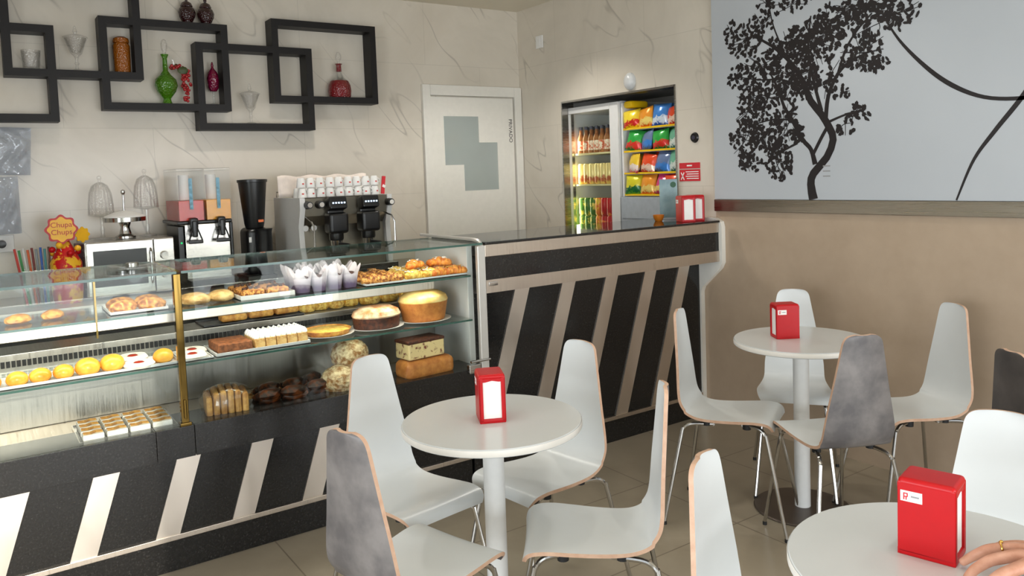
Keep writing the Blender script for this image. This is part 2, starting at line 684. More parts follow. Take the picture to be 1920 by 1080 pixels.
k = 0
for x in (0.4, 1.6, 2.8):
    for y in (0.6, 2.3, 4.0):
        downlight(x, y, 'round ceiling downlight above the cafe floor', {0.4: 14, 1.6: 40, 2.8: 60}[x] if y > 3.5 else 16)
        k += 1

# door in the back wall
d = bpy.data.objects.new('door_1', None)
COL.objects.link(d)
d.location = (3.07, YA, 0)
struct(d, 'white door with stepped frosted window')
b = MB()
b.bx(-0.415, -0.352, -0.03, 0, 0, 2.11, 0, 0.004)
b.bx(0.365, 0.43, -0.03, 0, 0, 2.11, 0, 0.004)
b.bx(-0.352, 0.365, -0.03, 0, 2.035, 2.11, 0, 0.004)
b.build('door_frame', mt['white_trim'], d)
# leaf with the stepped opening: x,z outline of the window
win = [(-0.251, 1.889), (0.04, 1.889), (0.04, 1.699), (0.2, 1.699), (0.2, 1.35), (-0.096, 1.35), (-0.096, 1.54), (-0.251, 1.54)]
b = MB()
for x0, x1, z0, z1 in ((-0.352, -0.251, 0.01, 2.025), (0.2, 0.352, 0.01, 2.025), (-0.251, 0.2, 1.889, 2.025), (-0.251, 0.2, 0.01, 1.35),
                       (0.04, 0.2, 1.699, 1.889), (-0.251, -0.096, 1.35, 1.54)):
    b.bx(x0, x1, -0.022, -0.004, z0, z1)
leaf = b.build('door_panel', mt['white_trim'], d)
MB().prism(win, 0.006, Matrix.Translation((0, -0.012, 0)) @ Matrix.Rotation(math.radians(90), 4, 'X')).build('door_window', mt['frosted'], d)
text_mesh('door_lettering', 'PRIVADO', 0.042, mt['black'], d,
          Matrix.Translation((0.322, -0.023, 1.785)) @ Matrix.Rotation(math.radians(90), 4, 'X') @ Matrix.Rotation(math.radians(-90), 4, 'Z'))

# ------------------------------------------------------------------ bar counter (x 1.89 .. 3.47)
XB = 1.899
bar = thing('bar_counter', 'tall black granite bar counter with slanted steel inlays', 'counter', (XB, YB, 0))


def part(b, name, m, root=None, **kw):
    """build in world coordinates, then store relative to the root's origin"""
    o = b.build(name, m, root, **kw)
    if root is not None:
        l = Vector((0, 0, 0))
        while root is not None:
            l += root.location
            root = root.parent
        o.data.transform(Matrix.Translation(-l))
    return o


XE = 3.46
b = MB().bx(XB, XE, YB, 3.46, 0.145, 0.93)
part(b, 'body', mt['granite'], bar)
b = MB()
b.bx(XB, XE, YT + 0.004, 3.46, 0.985, 1.09)
part(b, 'granite_band', mt['granite'], bar)
b = MB().bx(XB, XE, YT, 3.46, 1.09, 1.146, 0, 0.003)
part(b, 'upper_steel_band', mt['steel_x'], bar)
b = MB()
b.prism([(YT, 0.925), (YT, 0.985), (3.3, 0.985), (3.3, 0.91), (3.1, 0.915)], XE - XB,
        Matrix.Translation((XB, 0, 0)) @ Matrix(((0, 0, 1, 0), (1, 0, 0, 0), (0, 1, 0, 0), (0, 0, 0, 1))))
part(b, 'lower_steel_band', mt['steel_x'], bar)
b = MB().bx(XB, XE, YT - 0.008, 3.5, 1.146, 1.158, 0, 0.003)
part(b, 'countertop', mt['granite_top'], bar)
b = MB().bx(XB, XE, YB + 0.01, 3.45, 0.0, 0.125)
part(b, 'plinth', mt['granite'], bar)
b = MB().bx(XB, XE, YB - 0.012, 3.45, 0.125, 0.145, 0, 0.002)
part(b, 'plinth_rail', mt['steel_x'], bar)
SL = 0.32


def inlay(x, z0, z1, root):
    w, y = 0.086, YB - 0.006
    bb = MB()
    zs = (z0, z1)
    vs = []
    for yy in (y, YB + 0.002):
        for xx, z in ((x - SL * (0.9 - z0), z0), (x + w - SL * (0.9 - z0), z0), (x + w - SL * (0.9 - z1), z1), (x - SL * (0.9 - z1), z1)):
            vs.append((xx, yy, z))
    bb.add(vs, [(0, 1, 2, 3), (7, 6, 5, 4), (0, 4, 5, 1), (1, 5, 6, 2), (2, 6, 7, 3), (3, 7, 4, 0)])
    part(bb, 'inlay_strip', mt['steel_strip'], root)


for x in (2.158, 2.45, 2.742, 3.026, 3.29):
    inlay(x, 0.145, 0.918, bar)
# end trim against the wall: profile in (y,z)
prof = [(3.09, 1.172), (3.03, 1.17), (2.99, 1.15), (2.982, 1.12), (2.982, 0.92), (3.0, 0.885), (3.13, 0.77), (3.142, 0.74), (3.142, 0.0), (3.22, 0.0), (3.22, 1.172)]
b = MB().prism(prof, 0.03, Matrix.Translation((XE + 0.001, 0, 0)) @ Matrix(((0, 0, 1, 0), (1, 0, 0, 0), (0, 1, 0, 0), (0, 0, 0, 1))))
part(b, 'end_trim', mt['white_trim'], bar)
b = MB().bx(XB + 0.012, XB + 0.06, YT - 0.006, YT + 0.002, 0.957, 0.975, 0, 0.002)
part(b, 'steel_plate', mt['chrome'], bar)

# ------------------------------------------------------------------ pastry display case (x -0.75 .. 1.885)
X0, X1 = -0.75, 1.885
XP = 0.592
case = thing('display_case', 'long glass pastry display case with striped granite base', 'display case', (X0, YB, 0))
b = MB().bx(X0, X1, YB, 3.6, 0.145, 0.5)
part(b, 'base_panel', mt['granite'], case)
b = MB()
xs = [X0, -0.2, 0.49, 0.62, 1.25, X1]
for a, c in zip(xs, xs[1:]):
    b.bx(a + 0.0008, c - 0.0008, YT, YB + 0.05, 0.478, 0.592, 0, 0.0015)
part(b, 'granite_band', mt['granite'], case)
b = MB().bx(X0, X1, YB + 0.01, 3.59, 0, 0.125)
part(b, 'plinth', mt['granite'], case)
b = MB().bx(X0, X1, YB - 0.012, 3.58, 0.125, 0.145, 0, 0.002)
part(b, 'plinth_rail', mt['steel_x'], case)
for i in range(9):
    x = 0.168 + 0.2816 * (i - 2)
    if x + 0.09 < X1 and x - SL * 0.76 > X0:
        inlay(x, 0.145, 0.5, case)
b = MB().bx(X0, X1 - 0.03, YT + 0.05, 3.6, 0.5, 0.578)
part(b, 'deck', mt['steel_x'], case)
b = MB().bx(X0, X1 - 0.03, 3.42, 3.6, 0.578, 0.866, 0, 0.004)
part(b, 'back_ledge', mt['steel_dark'], case)
b = MB()
for i in range(150):
    x = X0 + 0.03 + i * 0.0168
    b.bx(x, x + 0.0125, 3.412, 3.421, 0.818, 0.842)
part(b, 'vent_grille', mt['black'], case)
b = MB().bx(X1 - 0.03, X1, YT + 0.09, 3.6, 0.5, 1.146, 0, 0.003)
part(b, 'end_panel', mt['white_metal'], case)
b = MB()
b.bx(X1 - 0.034, X1 + 0.008, YT - 0.012, YT + 0.011, 0.3, 1.145, 0, 0.005)
b.tube([(X1, YT + 0.01, 1.13), (X1, YT + 0.012, 1.15), (X1, YT + 0.03, 1.163), (X1, YT + 0.08, 1.168), (X1, 3.58, 1.168)], 0.009, 8)
part(b, 'end_frame', M_plain('pale_aluminium', (206, 204, 198), 0.3, 0.35, var=0.02), case)
b = MB()
b.bx(X1 - 0.1, X1 - 0.036, YT - 0.014, YT + 0.012, 0.575, 0.615, 0, 0.004)
b.tube([(X1 - 0.09, YT - 0.012, 0.628), (X1 + 0.012, YT - 0.012, 0.628)], 0.006, 8)
part(b, 'glass_clamp', mt['steel'], case)
for a, c in ((X0, XP - 0.014), (XP + 0.014, X1 - 0.014)):
    b = MB().bx(a, c, YT + 0.012, YT + 0.018, 0.592, 1.146)
    part(b, 'front_pane', mt['glass'], case)
    b = MB().bx(a, c + 0.012, YT - 0.004, 3.5, 1.148, 1.157)
    o = part(b, 'top_pane', mt['glass_top'], case)
    b = MB().bx(a, c + 0.012, YT - 0.0055, YT - 0.0042, 1.148, 1.157)
    b.bx(a, c + 0.012, 3.5002, 3.5015, 1.148, 1.157)
    part(b, 'pane_edge', mt['glass_edge'], o)
b = MB().bx(XP - 0.013, XP + 0.013, YT + 0.002, YT + 0.03, 0.592, 1.147, 0, 0.003)
b.bx(XP - 0.02, XP + 0.02, YT - 0.004, YT + 0.034, 0.592, 0.606, 0, 0.003)
b.bx(XP - 0.005, XP + 0.005, YT - 0.008, YT + 0.002, 0.62, 0.69, 0, 0.003)
part(b, 'post', mt['brass'], case)
for x in (-0.2, 0.33):
    b = MB().bx(x - 0.003, x + 0.003, YT + 0.02, YT + 0.05, 0.95, 1.146)
    part(b, 'pane_clip', mt['brass'], case)
ZS, ZM, ZD, ZL = 1.008, 0.806, 0.578, 0.866
for z, y1, nm in ((ZS, 3.4, 'upper_shelf'), (ZM, 3.4, 'lower_shelf')):
    b = MB().bx(X0, X1 - 0.03, 3.062, y1, z - 0.008, z)
    o = part(b, nm, mt['glass_top'], case)
    b = MB().bx(X0, X1 - 0.03, 3.0595, 3.0618, z - 0.008, z)
    part(b, 'shelf_edge', mt['glass_edge'], o)
    b = MB()
    for x in (X0 + 0.04, XP - 0.06, XP + 0.06, X1 - 0.08):
        b.bx(x - 0.008, x + 0.008, 3.3, 3.42, z - 0.03, z - 0.009, 0, 0.003)
    part(b, 'bracket', mt['steel'], o)
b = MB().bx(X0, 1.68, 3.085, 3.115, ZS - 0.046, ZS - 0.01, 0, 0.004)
o = part(b, 'light_housing', mt['steel_x'], case)  # plain steel valance hanging under the upper shelf
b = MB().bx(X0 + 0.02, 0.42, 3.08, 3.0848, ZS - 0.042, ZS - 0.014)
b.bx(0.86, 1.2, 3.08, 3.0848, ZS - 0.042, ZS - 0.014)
part(b, 'light_tube', mt['led'], o)  # glowing strips stand in for the window mirrored in the valance
light('case_lamp', 'AREA', (0.55, 3.1, ZS - 0.05), (0, 0.25, -1), 5, (1.0, 0.93, 0.8), 2.3, 0.03)  # added fill, brightens the lower shelf and deck
light('case_lamp', 'AREA', (0.55, 3.06, 1.135), (0, 0.55, -0.85), 3.5, (1.0, 0.93, 0.8), 2.3, 0.03)  # added fill below the top glass for the upper shelf
b = MB().bx(X0, X1 - 0.03, 3.598, 3.606, 0.866, 1.146)
part(b, 'back_pane', mt['glass'], case)

# ------------------------------------------------------------------ baked goods
fd = {}
fd['gold'] = M_two('golden_crust', (168, 96, 36), (232, 178, 88), 0.45, 38, 0.35, 0.65, 0.4)
fd['nutty'] = M_two('nut_topped_crust', (128, 66, 24), (226, 164, 84), 0.5, 85, 0.42, 0.58, 0.7)
fd['yellow'] = M_two('yellow_pastry', (196, 138, 40), (246, 214, 112), 0.5, 60, 0.4, 0.6, 0.6)
fd['orange'] = M_two('orange_glaze', (196, 96, 28), (242, 160, 66), 0.4, 55, 0.4, 0.6, 0.6)
fd['bun'] = M_two('glossy_bun', (206, 128, 34), (246, 190, 74), 0.3, 12, 0.35, 0.65, 0.1)
fd['bread'] = M_two('pale_flat_bread', (176, 128, 66), (222, 192, 132), 0.6, 22, 0.35, 0.6, 0.4)
fd['brown'] = M_two('brown_cake', (102, 58, 30), (150, 92, 54), 0.6, 60, 0.4, 0.6, 0.4)
fd['choc'] = M_two('dark_chocolate_cake', (54, 26, 16), (92, 46, 26), 0.55, 60, 0.4, 0.6, 0.4)
fd['sugar'] = M_two('sugar_dusted_crust', (170, 112, 62), (228, 204, 170), 0.7, 16, 0.38, 0.6, 0.2)
fd['sponge_top'] = M_two('sponge_top', (224, 172, 84), (246, 222, 150), 0.5, 12, 0.35, 0.65, 0.1)
fd['sponge'] = M_two('sponge_side', (172, 102, 44), (206, 136, 66), 0.55, 30, 0.35, 0.65, 0.2)
fd['cream'] = M_plain('white_cream', (244, 246, 242), 0.5, var=0.02)
fd['slice'] = M_two('custard_slice', (196, 142, 78), (232, 196, 128), 0.6, 50, 0.4, 0.6, 0.2)
fd['icing'] = M_two('white_icing', (224, 214, 196), (246, 242, 232), 0.35, 25, 0.35, 0.6, 0.1)
fd['caramel'] = M_two('caramel_swirl', (150, 96, 34), (206, 156, 72), 0.35, 30)
fd['jam'] = M_plain('red_jam', (140, 40, 24), 0.25, var=0.1)
fd['crumble'] = M_two('crumble_top', (152, 104, 52), (232, 212, 168), 0.7, 42, 0.4, 0.6, 0.8)
fd['burnt'] = M_two('dark_glazed_pastry', (38, 22, 14), (128, 66, 28), 0.4, 30, 0.45, 0.65, 0.5)
fd['fruit'] = M_two('fruit_loaf_crumb', (120, 52, 40), (234, 208, 150), 0.7, 45, 0.36, 0.46, 0.2)
fd['tart'] = M_two('custard_tart', (212, 150, 40), (252, 224, 120), 0.35, 45, 0.35, 0.6, 0.2)
_t = NT('lilac_tulip_paper').set(0.7)
_tc = _t.n.new('ShaderNodeTexCoord')
_sp = _t.n.new('ShaderNodeSeparateXYZ')
_t.link(_tc.outputs['Object'], _sp.inputs[0])
_t.base(_t.ramp(_t.math('ADD', _t.math('MULTIPLY', _sp.outputs[2], 12.0), _t.math('MULTIPLY', _t.noise(40, 2), 0.3)), [(0.35, lin((92, 76, 104))), (0.95, lin((216, 208, 214)))]))
fd['tulip'] = _t.mat
fd['cake_dark'] = M_plain('muffin_cake', (66, 40, 36), 0.7, var=0.2)
fd['tray'] = M_plain('white_paper_tray', (214, 214, 212), 0.6, var=0.02)
fd['doily'] = M_plain('white_plate', (232, 230, 226), 0.4, var=0.02)
fd['toasted'] = M_two('toasted_bread', (158, 104, 50), (222, 172, 100), 0.5, 20, 0.35, 0.65, 0.3)
fd['film'] = M_pane('cling_film', (0.98, 0.97, 0.94), 0.1, 0.5, 0.12)
fd['oven_tray'] = M_plain('black_oven_tray', (40, 40, 42), 0.4, var=0.1)


def tray(name, x0, x1, y0, y1, z, label, m='tray', h=0.012):
    b = MB()
    cx, cy, w, d = (x0 + x1) / 2, (y0 + y1) / 2, x1 - x0, y1 - y0
    b.box((0, 0, 0.0015), (w, d, 0.003))
    b.box((0, -d / 2 + 0.0015, h / 2), (w, 0.003, h))
    b.box((0, d / 2 - 0.0015, h / 2), (w, 0.003, h))
    b.box((-w / 2 + 0.0015, 0, h / 2), (0.003, d - 0.006, h))
    b.box((w / 2 - 0.0015, 0, h / 2), (0.003, d - 0.006, h))
    o = b.build(name, fd[m] if m in fd else mt[m], None, (cx, cy, z + 0.0003))
    return tag(o, label, 'tray')


def blob(r, jit, flat=-0.35, sub=3):
    b = MB()
    b.ball((0, 0, -flat * r[2]), r, 0, sub, jit, None, flat)
    return b


def place(proto, x, y, z, rz, label, group, first):
    if first:
        proto.location = (x, y, z)
        proto.rotation_euler = (0, 0, rz)
        proto['label'] = label
        return proto
    return dup(proto, (x, y, z), rz, label, group)


def row(name, cat, group, make, spots, labels):
    """spots: (x, y, z, rz); one source object then copies"""
    p = make()
    p.name = name
    tag(p, labels[0], cat, group)
    out = []
    for i, (s, l) in enumerate(zip(spots, labels)):
        out.append(place(p, *s, l, group, i == 0))
    return out


R = random.uniform
# --- upper shelf
tray('pastry_tray', 0.385, 0.578, 3.11, 3.33, ZS, 'white paper tray under the leftmost upper shelf pastries')
mk = lambda: MB().ball((0, 0, 0.016), (0.05, 0.034, 0.026), 0, 3, 0.06, None, -0.55).build('flaky_pastry', fd['nutty'])
row('flaky_pastry', 'pastry', 'flaky pastries left of the brass post', mk,
    [(0.435, 3.165, ZS + 0.004, 0.3), (0.53, 3.16, ZS + 0.004, -0.2), (0.44, 3.265, ZS + 0.004, 0.1), (0.53, 3.262, ZS + 0.004, 0.4)],
    ['front flaky nut pastry on the upper shelf, farthest from post', 'front flaky nut pastry on the upper shelf, beside brass post',
     'rear flaky nut pastry on the upper shelf, farthest from post', 'rear flaky nut pastry on the upper shelf, beside brass post'])
mk = lambda: MB().ball((0, 0, 0.012), (0.045, 0.035, 0.02), 0, 3, 0.06, None, -0.55).build('flaky_pastry', fd['gold'])
row('glazed_pastry', 'pastry', 'glazed pastries at the far left of the case', mk,
    [(-0.1 + 0.105 * i, 3.2 + 0.02 * (i % 2), ZS + 0.001, 0.4 * i) for i in range(4)],
    ['glazed pastry on the upper shelf, %s from the left edge' % NTH[i] for i in range(4)])
mk = lambda: MB().ball((0, 0, 0.016), (0.052, 0.07, 0.026), 0, 3, 0.05, None, -0.5).build('flat_bread', fd['bread'])
row('flat_bread', 'bread', 'flat breads right of the brass post', mk, [(0.685, 3.18, ZS + 0.001, 0.5), (0.785, 3.19, ZS + 0.001, -0.3)],
    ['pale flat bread right beside the brass post', 'browner flat bread next to the studded pastries'])
tray('pastry_tray', 0.838, 1.052, 3.1, 3.34, ZS, 'white paper tray under brown studded pastries', h=0.018)


def studded():
    b = MB().box((0, 0, 0.018), (0.09, 0.1, 0.03), 0, 0.012)
    o = b.build('studded_pastry', fd['nutty'])
    t = MB()
    for i in range(9):
        t.ball((R(-0.035, 0.035), R(-0.04, 0.04), 0.035), R(0.006, 0.01), 0, 1)
    t.build('topping', fd['burnt'], o)
    return o


row('studded_pastry', 'pastry', 'studded pastries on the upper shelf', studded,
    [(0.892, 3.16, ZS + 0.004, 0.05), (0.992, 3.16, ZS + 0.004, -0.04), (0.892, 3.275, ZS + 0.004, 0.1), (0.992, 3.275, ZS + 0.004, 0)],
    ['front left brown studded pastry on white paper tray', 'front brown studded pastry next to the lilac muffin papers',
     'rear left brown studded pastry on white paper tray', 'rear brown studded pastry next to the lilac muffin papers'])


def muffin():
    n = 32
    b = MB()
    rows = []
    for r, z in ((0.0, 0.001), (0.027, 0.001), (0.032, 0.03), (0.037, 0.06)):
        rows.append((r, z))
    b.lathe(rows, n=n)
    # four tall pleated points
    vs, fs = [], []
    for k in range(n):
        a = 2 * math.pi * k / n
        u = abs(math.sin(2 * a)) ** 2.2
        r = 0.037 + 0.017 * u
        vs += [(0.037 * math.cos(a), 0.037 * math.sin(a), 0.06), (r * math.cos(a), r * math.sin(a), 0.058 + 0.046 * u)]
    for k in range(n):
        k2 = (k + 1) % n
        fs.append((2 * k, 2 * k2, 2 * k2 + 1, 2 * k + 1))
    b.add(vs, fs)
    o = b.build('tulip_muffin', fd['tulip'], sharp=60)
    MB().ball((0, 0, 0.05), (0.034, 0.034, 0.02), 0, 2, 0.04).build('cake', fd['cake_dark'], o)
    return o


sp, lb = [], []
for j in range(3):
    for i in range(4):
        sp.append((1.095 + i * 0.068 + 0.008 * j, 3.13 + 0.085 * j, ZS + 0.0003, R(0, 1.5)))
        lb.append('muffin in lilac tulip paper, %s row, %s from left' % (['front', 'middle', 'back'][j], NTH[i]))
row('tulip_muffin', 'muffin', 'muffins in lilac tulip papers', muffin, sp, lb)


def croissant(m, top=None):
    def f():
        b = MB()
        for i in range(5):
            u = (i - 2) / 2
            b.ball((u * 0.04, -abs(u) ** 2 * 0.012, 0.02 - 0.004 * abs(u)), (0.02, 0.03 - 0.009 * abs(u), 0.024 - 0.007 * abs(u)), 0, 2, 0.06)
        o = b.build('croissant', fd[m])
        if top:
            t = MB()
            for i in range(14):
                t.ball((R(-0.04, 0.04), R(-0.02, 0.02), R(0.032, 0.042)), (R(0.004, 0.009), 0.005, 0.002), 0, 1, 0, Matrix.Rotation(R(-1, 1), 4, 'X'))
            t.build('almond_flakes', fd[top], o)
        return o
    return f


tray('pastry_tray', 1.352, 1.848, 3.08, 3.38, ZS, 'long white tray under croissants on the upper shelf', h=0.01)
for m, top, x0, n, nm, grp in (('nutty', 'caramel', 1.4, 2, 'brown nut croissant', 'nut croissants on the upper shelf'),
                               ('yellow', 'icing', 1.6, 2, 'yellow flaked croissant', 'yellow croissants on the upper shelf'),
                               ('orange', 'yellow', 1.76, 1, 'orange glazed croissant', 'orange croissants on the upper shelf')):
    sp, lb = [], []
    for j in range(3):
        for i in range(n + (1 if m == 'orange' and j < 2 else 0)):
            sp.append((x0 + i * 0.085 + R(-0.006, 0.006) - (0.03 if m == 'orange' else 0), 3.125 + j * 0.09, ZS + 0.004, R(-0.3, 0.3)))
            lb.append('%s on the upper shelf, %s row, %s' % (nm, ['front', 'middle', 'back'][j], ['left', 'right', 'third'][i]))
    row('croissant', 'croissant', grp, croissant(m, top), sp, lb)
sp = [(1.62, 3.17, ZS + 0.044, 0.5), (1.76, 3.18, ZS + 0.044, -0.5)]
row('croissant', 'croissant', 'croissants piled on top', croissant('orange', 'icing'), sp,
    ['croissant lying on top of the yellow flaked croissants', 'croissant lying on top of the orange croissants'])

# --- lower shelf
tray('bun_tray', -0.12, 0.6, 3.08, 3.24, ZM, 'long white tray under the shiny yellow buns')


def bun(r):
    def f():
        o = MB().ball((0, 0, r * 0.55), (r, r * 1.05, r * 0.82), 0, 3, 0.012, None, -0.66).build('round_bun', fd['bun'])
        MB().lathe([(0, 0.0005), (r * 0.72, 0.0005), (r * 0.9, 0.012), (r * 0.88, 0.013)], n=24, ripple=12, amp=0.04).build('paper_case', fd['doily'], o)
        return o
    return f


row('round_bun', 'bun', 'small shiny buns on the lower shelf', bun(0.033),
    [(-0.07, 3.13, ZM + 0.004, 0.3), (0.015, 3.13, ZM + 0.004, 0), (0.092, 3.132, ZM + 0.004, 1), (0.16, 3.135, ZM + 0.004, 2), (0.23, 3.14, ZM + 0.004, .6)],
    ['shiny yellow bun at the left edge of the photo, outermost', 'shiny yellow bun at the left end, half cut by photo edge', 'shiny orange bun, second from left on the lower shelf',
     'shiny orange bun, third from left on the lower shelf', 'shiny orange bun, left of the two tall buns'])
row('round_bun', 'bun', 'tall shiny buns on the lower shelf', bun(0.041), [(0.305, 3.14, ZM + 0.004, 0.4), (0.384, 3.145, ZM + 0.004, 0)],
    ['tall shiny yellow bun, left of the pair', 'tall shiny yellow bun beside the white iced pastries'])
row('round_bun', 'bun', None, bun(0.036), [(0.556, 3.15, ZM + 0.004, 0)], ['shiny yellow bun alone just left of the brass post'])


def iced():
    o = MB().lathe([(0, 0.001), (0.05, 0.001), (0.054, 0.01), (0.046, 0.02), (0.02, 0.017), (0, 0.016)], n=24, ripple=5, amp=0.03).build('iced_pastry', fd['icing'])
    MB().lathe([(0, 0.022), (0.012, 0.021), (0.019, 0.017)], n=16).build('jam_filling', fd['jam'], o)
    return o


row('iced_pastry', 'pastry', 'iced pastries with red centres', iced,
    [(0.468, 3.12, ZM + 0.004, 0), (0.46, 3.2, ZM + 0.016, 0.6), (0.655, 3.13, ZM + 0.004, 0.4), (0.672, 3.215, ZM + 0.004, 1)],
    ['front white iced pastry with jam centre beside tall buns', 'rear white iced pastry with jam centre beside tall buns',
     'front white iced pastry right of the brass post', 'rear white iced pastry right of the brass post'])
tray('pastry_tray', 0.61, 0.722, 3.085, 3.29, ZM, 'small white tray right of the brass post', h=0.008)
tray('cake_tray', 0.732, 1.1, 3.085, 3.29, ZM, 'long white tray carrying cream slices and brown cake', h=0.014)
tag(MB().box((0, 0, 0.021), (0.13, 0.16, 0.034), 0, 0.004).build('cake_slab', fd['brown'], None, (0.81, 3.185, ZM + 0.0035)),
    'brown cake slab on the tray left of cream slices', 'cake')


def slice_():
    o = MB().box((0, 0, 0.022), (0.041, 0.15, 0.038), 0, 0.003).build('cream_slice', fd['slice'])
    t = MB()
    for i in range(2):
        for j in range(6):
            t.lathe([(0.0115, 0), (0.0125, 0.006), (0.009, 0.014), (0.004, 0.02), (0, 0.023)], (-0.0105 + i * 0.021, -0.062 + j * 0.0245, 0.04), 10, ripple=5, amp=0.1)
    t.build('piped_cream', fd['cream'], o)
    return o


row('cream_slice', 'cake', 'cream topped slices on the lower shelf', slice_, [(0.905 + i * 0.043, 3.18, ZM + 0.0035, 0) for i in range(5)],
    ['cake slice topped with piped white cream, %s from left' % NTH[i] for i in range(5)])


def plate(name, r, x, y, z, label, sy=1.0):
    o = MB().lathe([(0, 0.001), (r * 0.75, 0.001), (r, 0.008), (r, 0.01), (r * 0.74, 0.004), (0, 0.004)], n=40, sy=sy).build(name, fd['doily'], None, (x, y, z + 0.0003))
    return tag(o, label, 'plate')


plate('cake_plate', 0.112, 1.218, 3.2, ZM, 'white plate under the yellow custard tart')
o = thing('custard_tart', 'round yellow custard tart on white plate', 'tart', (1.218, 3.2, ZM + 0.005))
MB().lathe([(0, 0), (0.085, 0), (0.1, 0.022), (0.096, 0.023), (0.09, 0.015), (0, 0.015)], n=40, ripple=20, amp=0.012).build('crust', fd['gold'], o)
MB().lathe([(0.0915, 0.0152), (0.08, 0.02), (0, 0.022)], n=40).build('filling', fd['tart'], o)
plate('cake_plate', 0.122, 1.44, 3.19, ZM, 'white plate under the sugar dusted chocolate cake', 0.9)
o = thing('chocolate_cake', 'oval chocolate cake dusted with sugar on white plate', 'cake', (1.44, 3.19, ZM + 0.005))
MB().lathe([(0, 0), (0.1, 0), (0.103, 0.006), (0.106, 0.05), (0, 0.05)], n=40, sy=0.85).build('cake_body', fd['choc'], o)
MB().lathe([(0.107, 0.0502), (0.11, 0.056), (0.1, 0.075), (0.07, 0.09), (0.025, 0.093), (0, 0.086)], n=40, sy=0.85).build('sugar_crust', fd['sugar'], o)
plate('cake_plate', 0.128, 1.68, 3.2, ZM, 'white plate under the tall golden sponge cake', 0.9)
o = thing('sponge_cake', 'tall golden sponge cake at right end of lower shelf', 'cake', (1.68, 3.2, ZM + 0.005))
MB().lathe([(0, 0), (0.096, 0), (0.1, 0.006), (0.115, 0.086), (0, 0.086)], n=40, sy=0.85, ripple=16, amp=0.008).build('cake_body', fd['sponge'], o)
MB().lathe([(0.1155, 0.0862), (0.117, 0.092), (0.108, 0.112), (0.075, 0.13), (0.03, 0.135), (0, 0.134)], n=40, sy=0.85, ripple=16, amp=0.008).build('cake_top', fd['sponge_top'], o)

# --- back ledge
tray('oven_tray', 0.77, 1.2, 3.425, 3.585, ZL, 'black oven tray under long golden pastries on the back ledge', 'oven_tray', 0.008)
mk = lambda: MB().box((0, 0, 0.017), (0.11, 0.07, 0.03), 0, 0.011, None, 3).build('long_pastry', fd['gold'])
row('long_pastry', 'pastry', 'long golden pastries on the back ledge', mk, [(0.905 + 0.118 * i, 3.49 + 0.01 * i, ZL + 0.004, 0.05 * i) for i in range(3)],
    ['long golden pastry on black oven tray, %s from left' % NTH[i] for i in range(3)])
mk = lambda: MB().ball((0, 0, 0.02), (0.038, 0.04, 0.034), 0, 3, 0.04, None, -0.55).build('sugar_bun', fd['yellow'])
row('sugar_bun', 'bun', 'rough buns on the back ledge', mk, [(1.235, 3.49, ZL, 0), (1.305, 3.505, ZL, 1), (1.375, 3.49, ZL, 2), (1.45, 3.5, ZL, 0.5)],
    ['rough yellow bun on the back ledge, %s from left' % NTH[i] for i in range(4)])
mk = lambda: MB().ball((0, 0, 0.02), (0.055, 0.045, 0.036), 0, 3, 0.04, None, -0.5).build('yellow_roll', fd['yellow'])
row('yellow_roll', 'bread roll', 'large yellow rolls on the back ledge', mk, [(1.545, 3.49, ZL, 0), (1.65, 3.5, ZL, 0.6), (1.755, 3.49, ZL, 0.2)],
    ['large yellow roll on back ledge behind chocolate cake', 'large yellow roll on back ledge between the two cakes', 'large yellow roll on back ledge behind sponge cake'])

# --- bottom deck
tray('slice_tray', 0.255, 0.575, 3.055, 3.3, ZD, 'steel tray of iced slices at lower left of the case', 'steel', 0.014)


def iced_slice():
    o = MB().box((0, 0, 0.016), (0.068, 0.05, 0.026), 0, 0.005).build('iced_slice', fd['icing'])
    t = MB()
    for i in range(3):
        t.tube([(-0.03, -0.012 + 0.012 * i, 0.0295), (-0.01, -0.018 + 0.012 * i, 0.0298), (0.01, -0.006 + 0.012 * i, 0.0298), (0.03, -0.012 + 0.012 * i, 0.0295)], 0.0025, 6)
    t.build('caramel_drizzle', fd['caramel'], o)
    return o


sp, lb = [], []
for j in range(4):
    for i in range(4):
        sp.append((0.302 + 0.075 * i, 3.09 + 0.056 * j, ZD + 0.0035, R(-0.08, 0.08)))
        lb.append('white iced slice in steel tray, %s row from glass, %s from left' % (NTH[j], NTH[i]))
row('iced_slice', 'cake', 'white iced slices in the steel tray', iced_slice, sp, lb)
o = thing('wrapped_loaf', 'sliced loaf wrapped in clear film right of brass post', 'bread', (0.768, 3.13, ZD), -0.15)
b = MB()
for i in range(6):
    u = (i - 2.5) / 3
    b.box((-0.066 + i * 0.026, 0, 0.052 - 0.012 * u * u), (0.0255, 0.14, 0.1 - 0.024 * u * u), 0, 0.012)
b.build('loaf', fd['toasted'], o)
MB().ball((0, 0, 0.052), (0.1, 0.085, 0.064), 0, 3, 0.06, None, -0.78).build('clear_wrap', fd['film'], o)
tray('oven_tray', 0.868, 1.2, 3.055, 3.3, ZD, 'brown lined tray under the dark pastries', 'caramel', 0.012)


def dark_pastry():
    b = MB()
    for i in range(3):
        b.ball((R(-0.02, 0.02), R(-0.02, 0.02), 0.02 + 0.01 * i), (0.055, 0.032, 0.024), 0, 2, 0.1, Matrix.Rotation(R(-0.5, 0.5), 4, 'Z'))
    return b.build('dark_pastry', fd['burnt'])


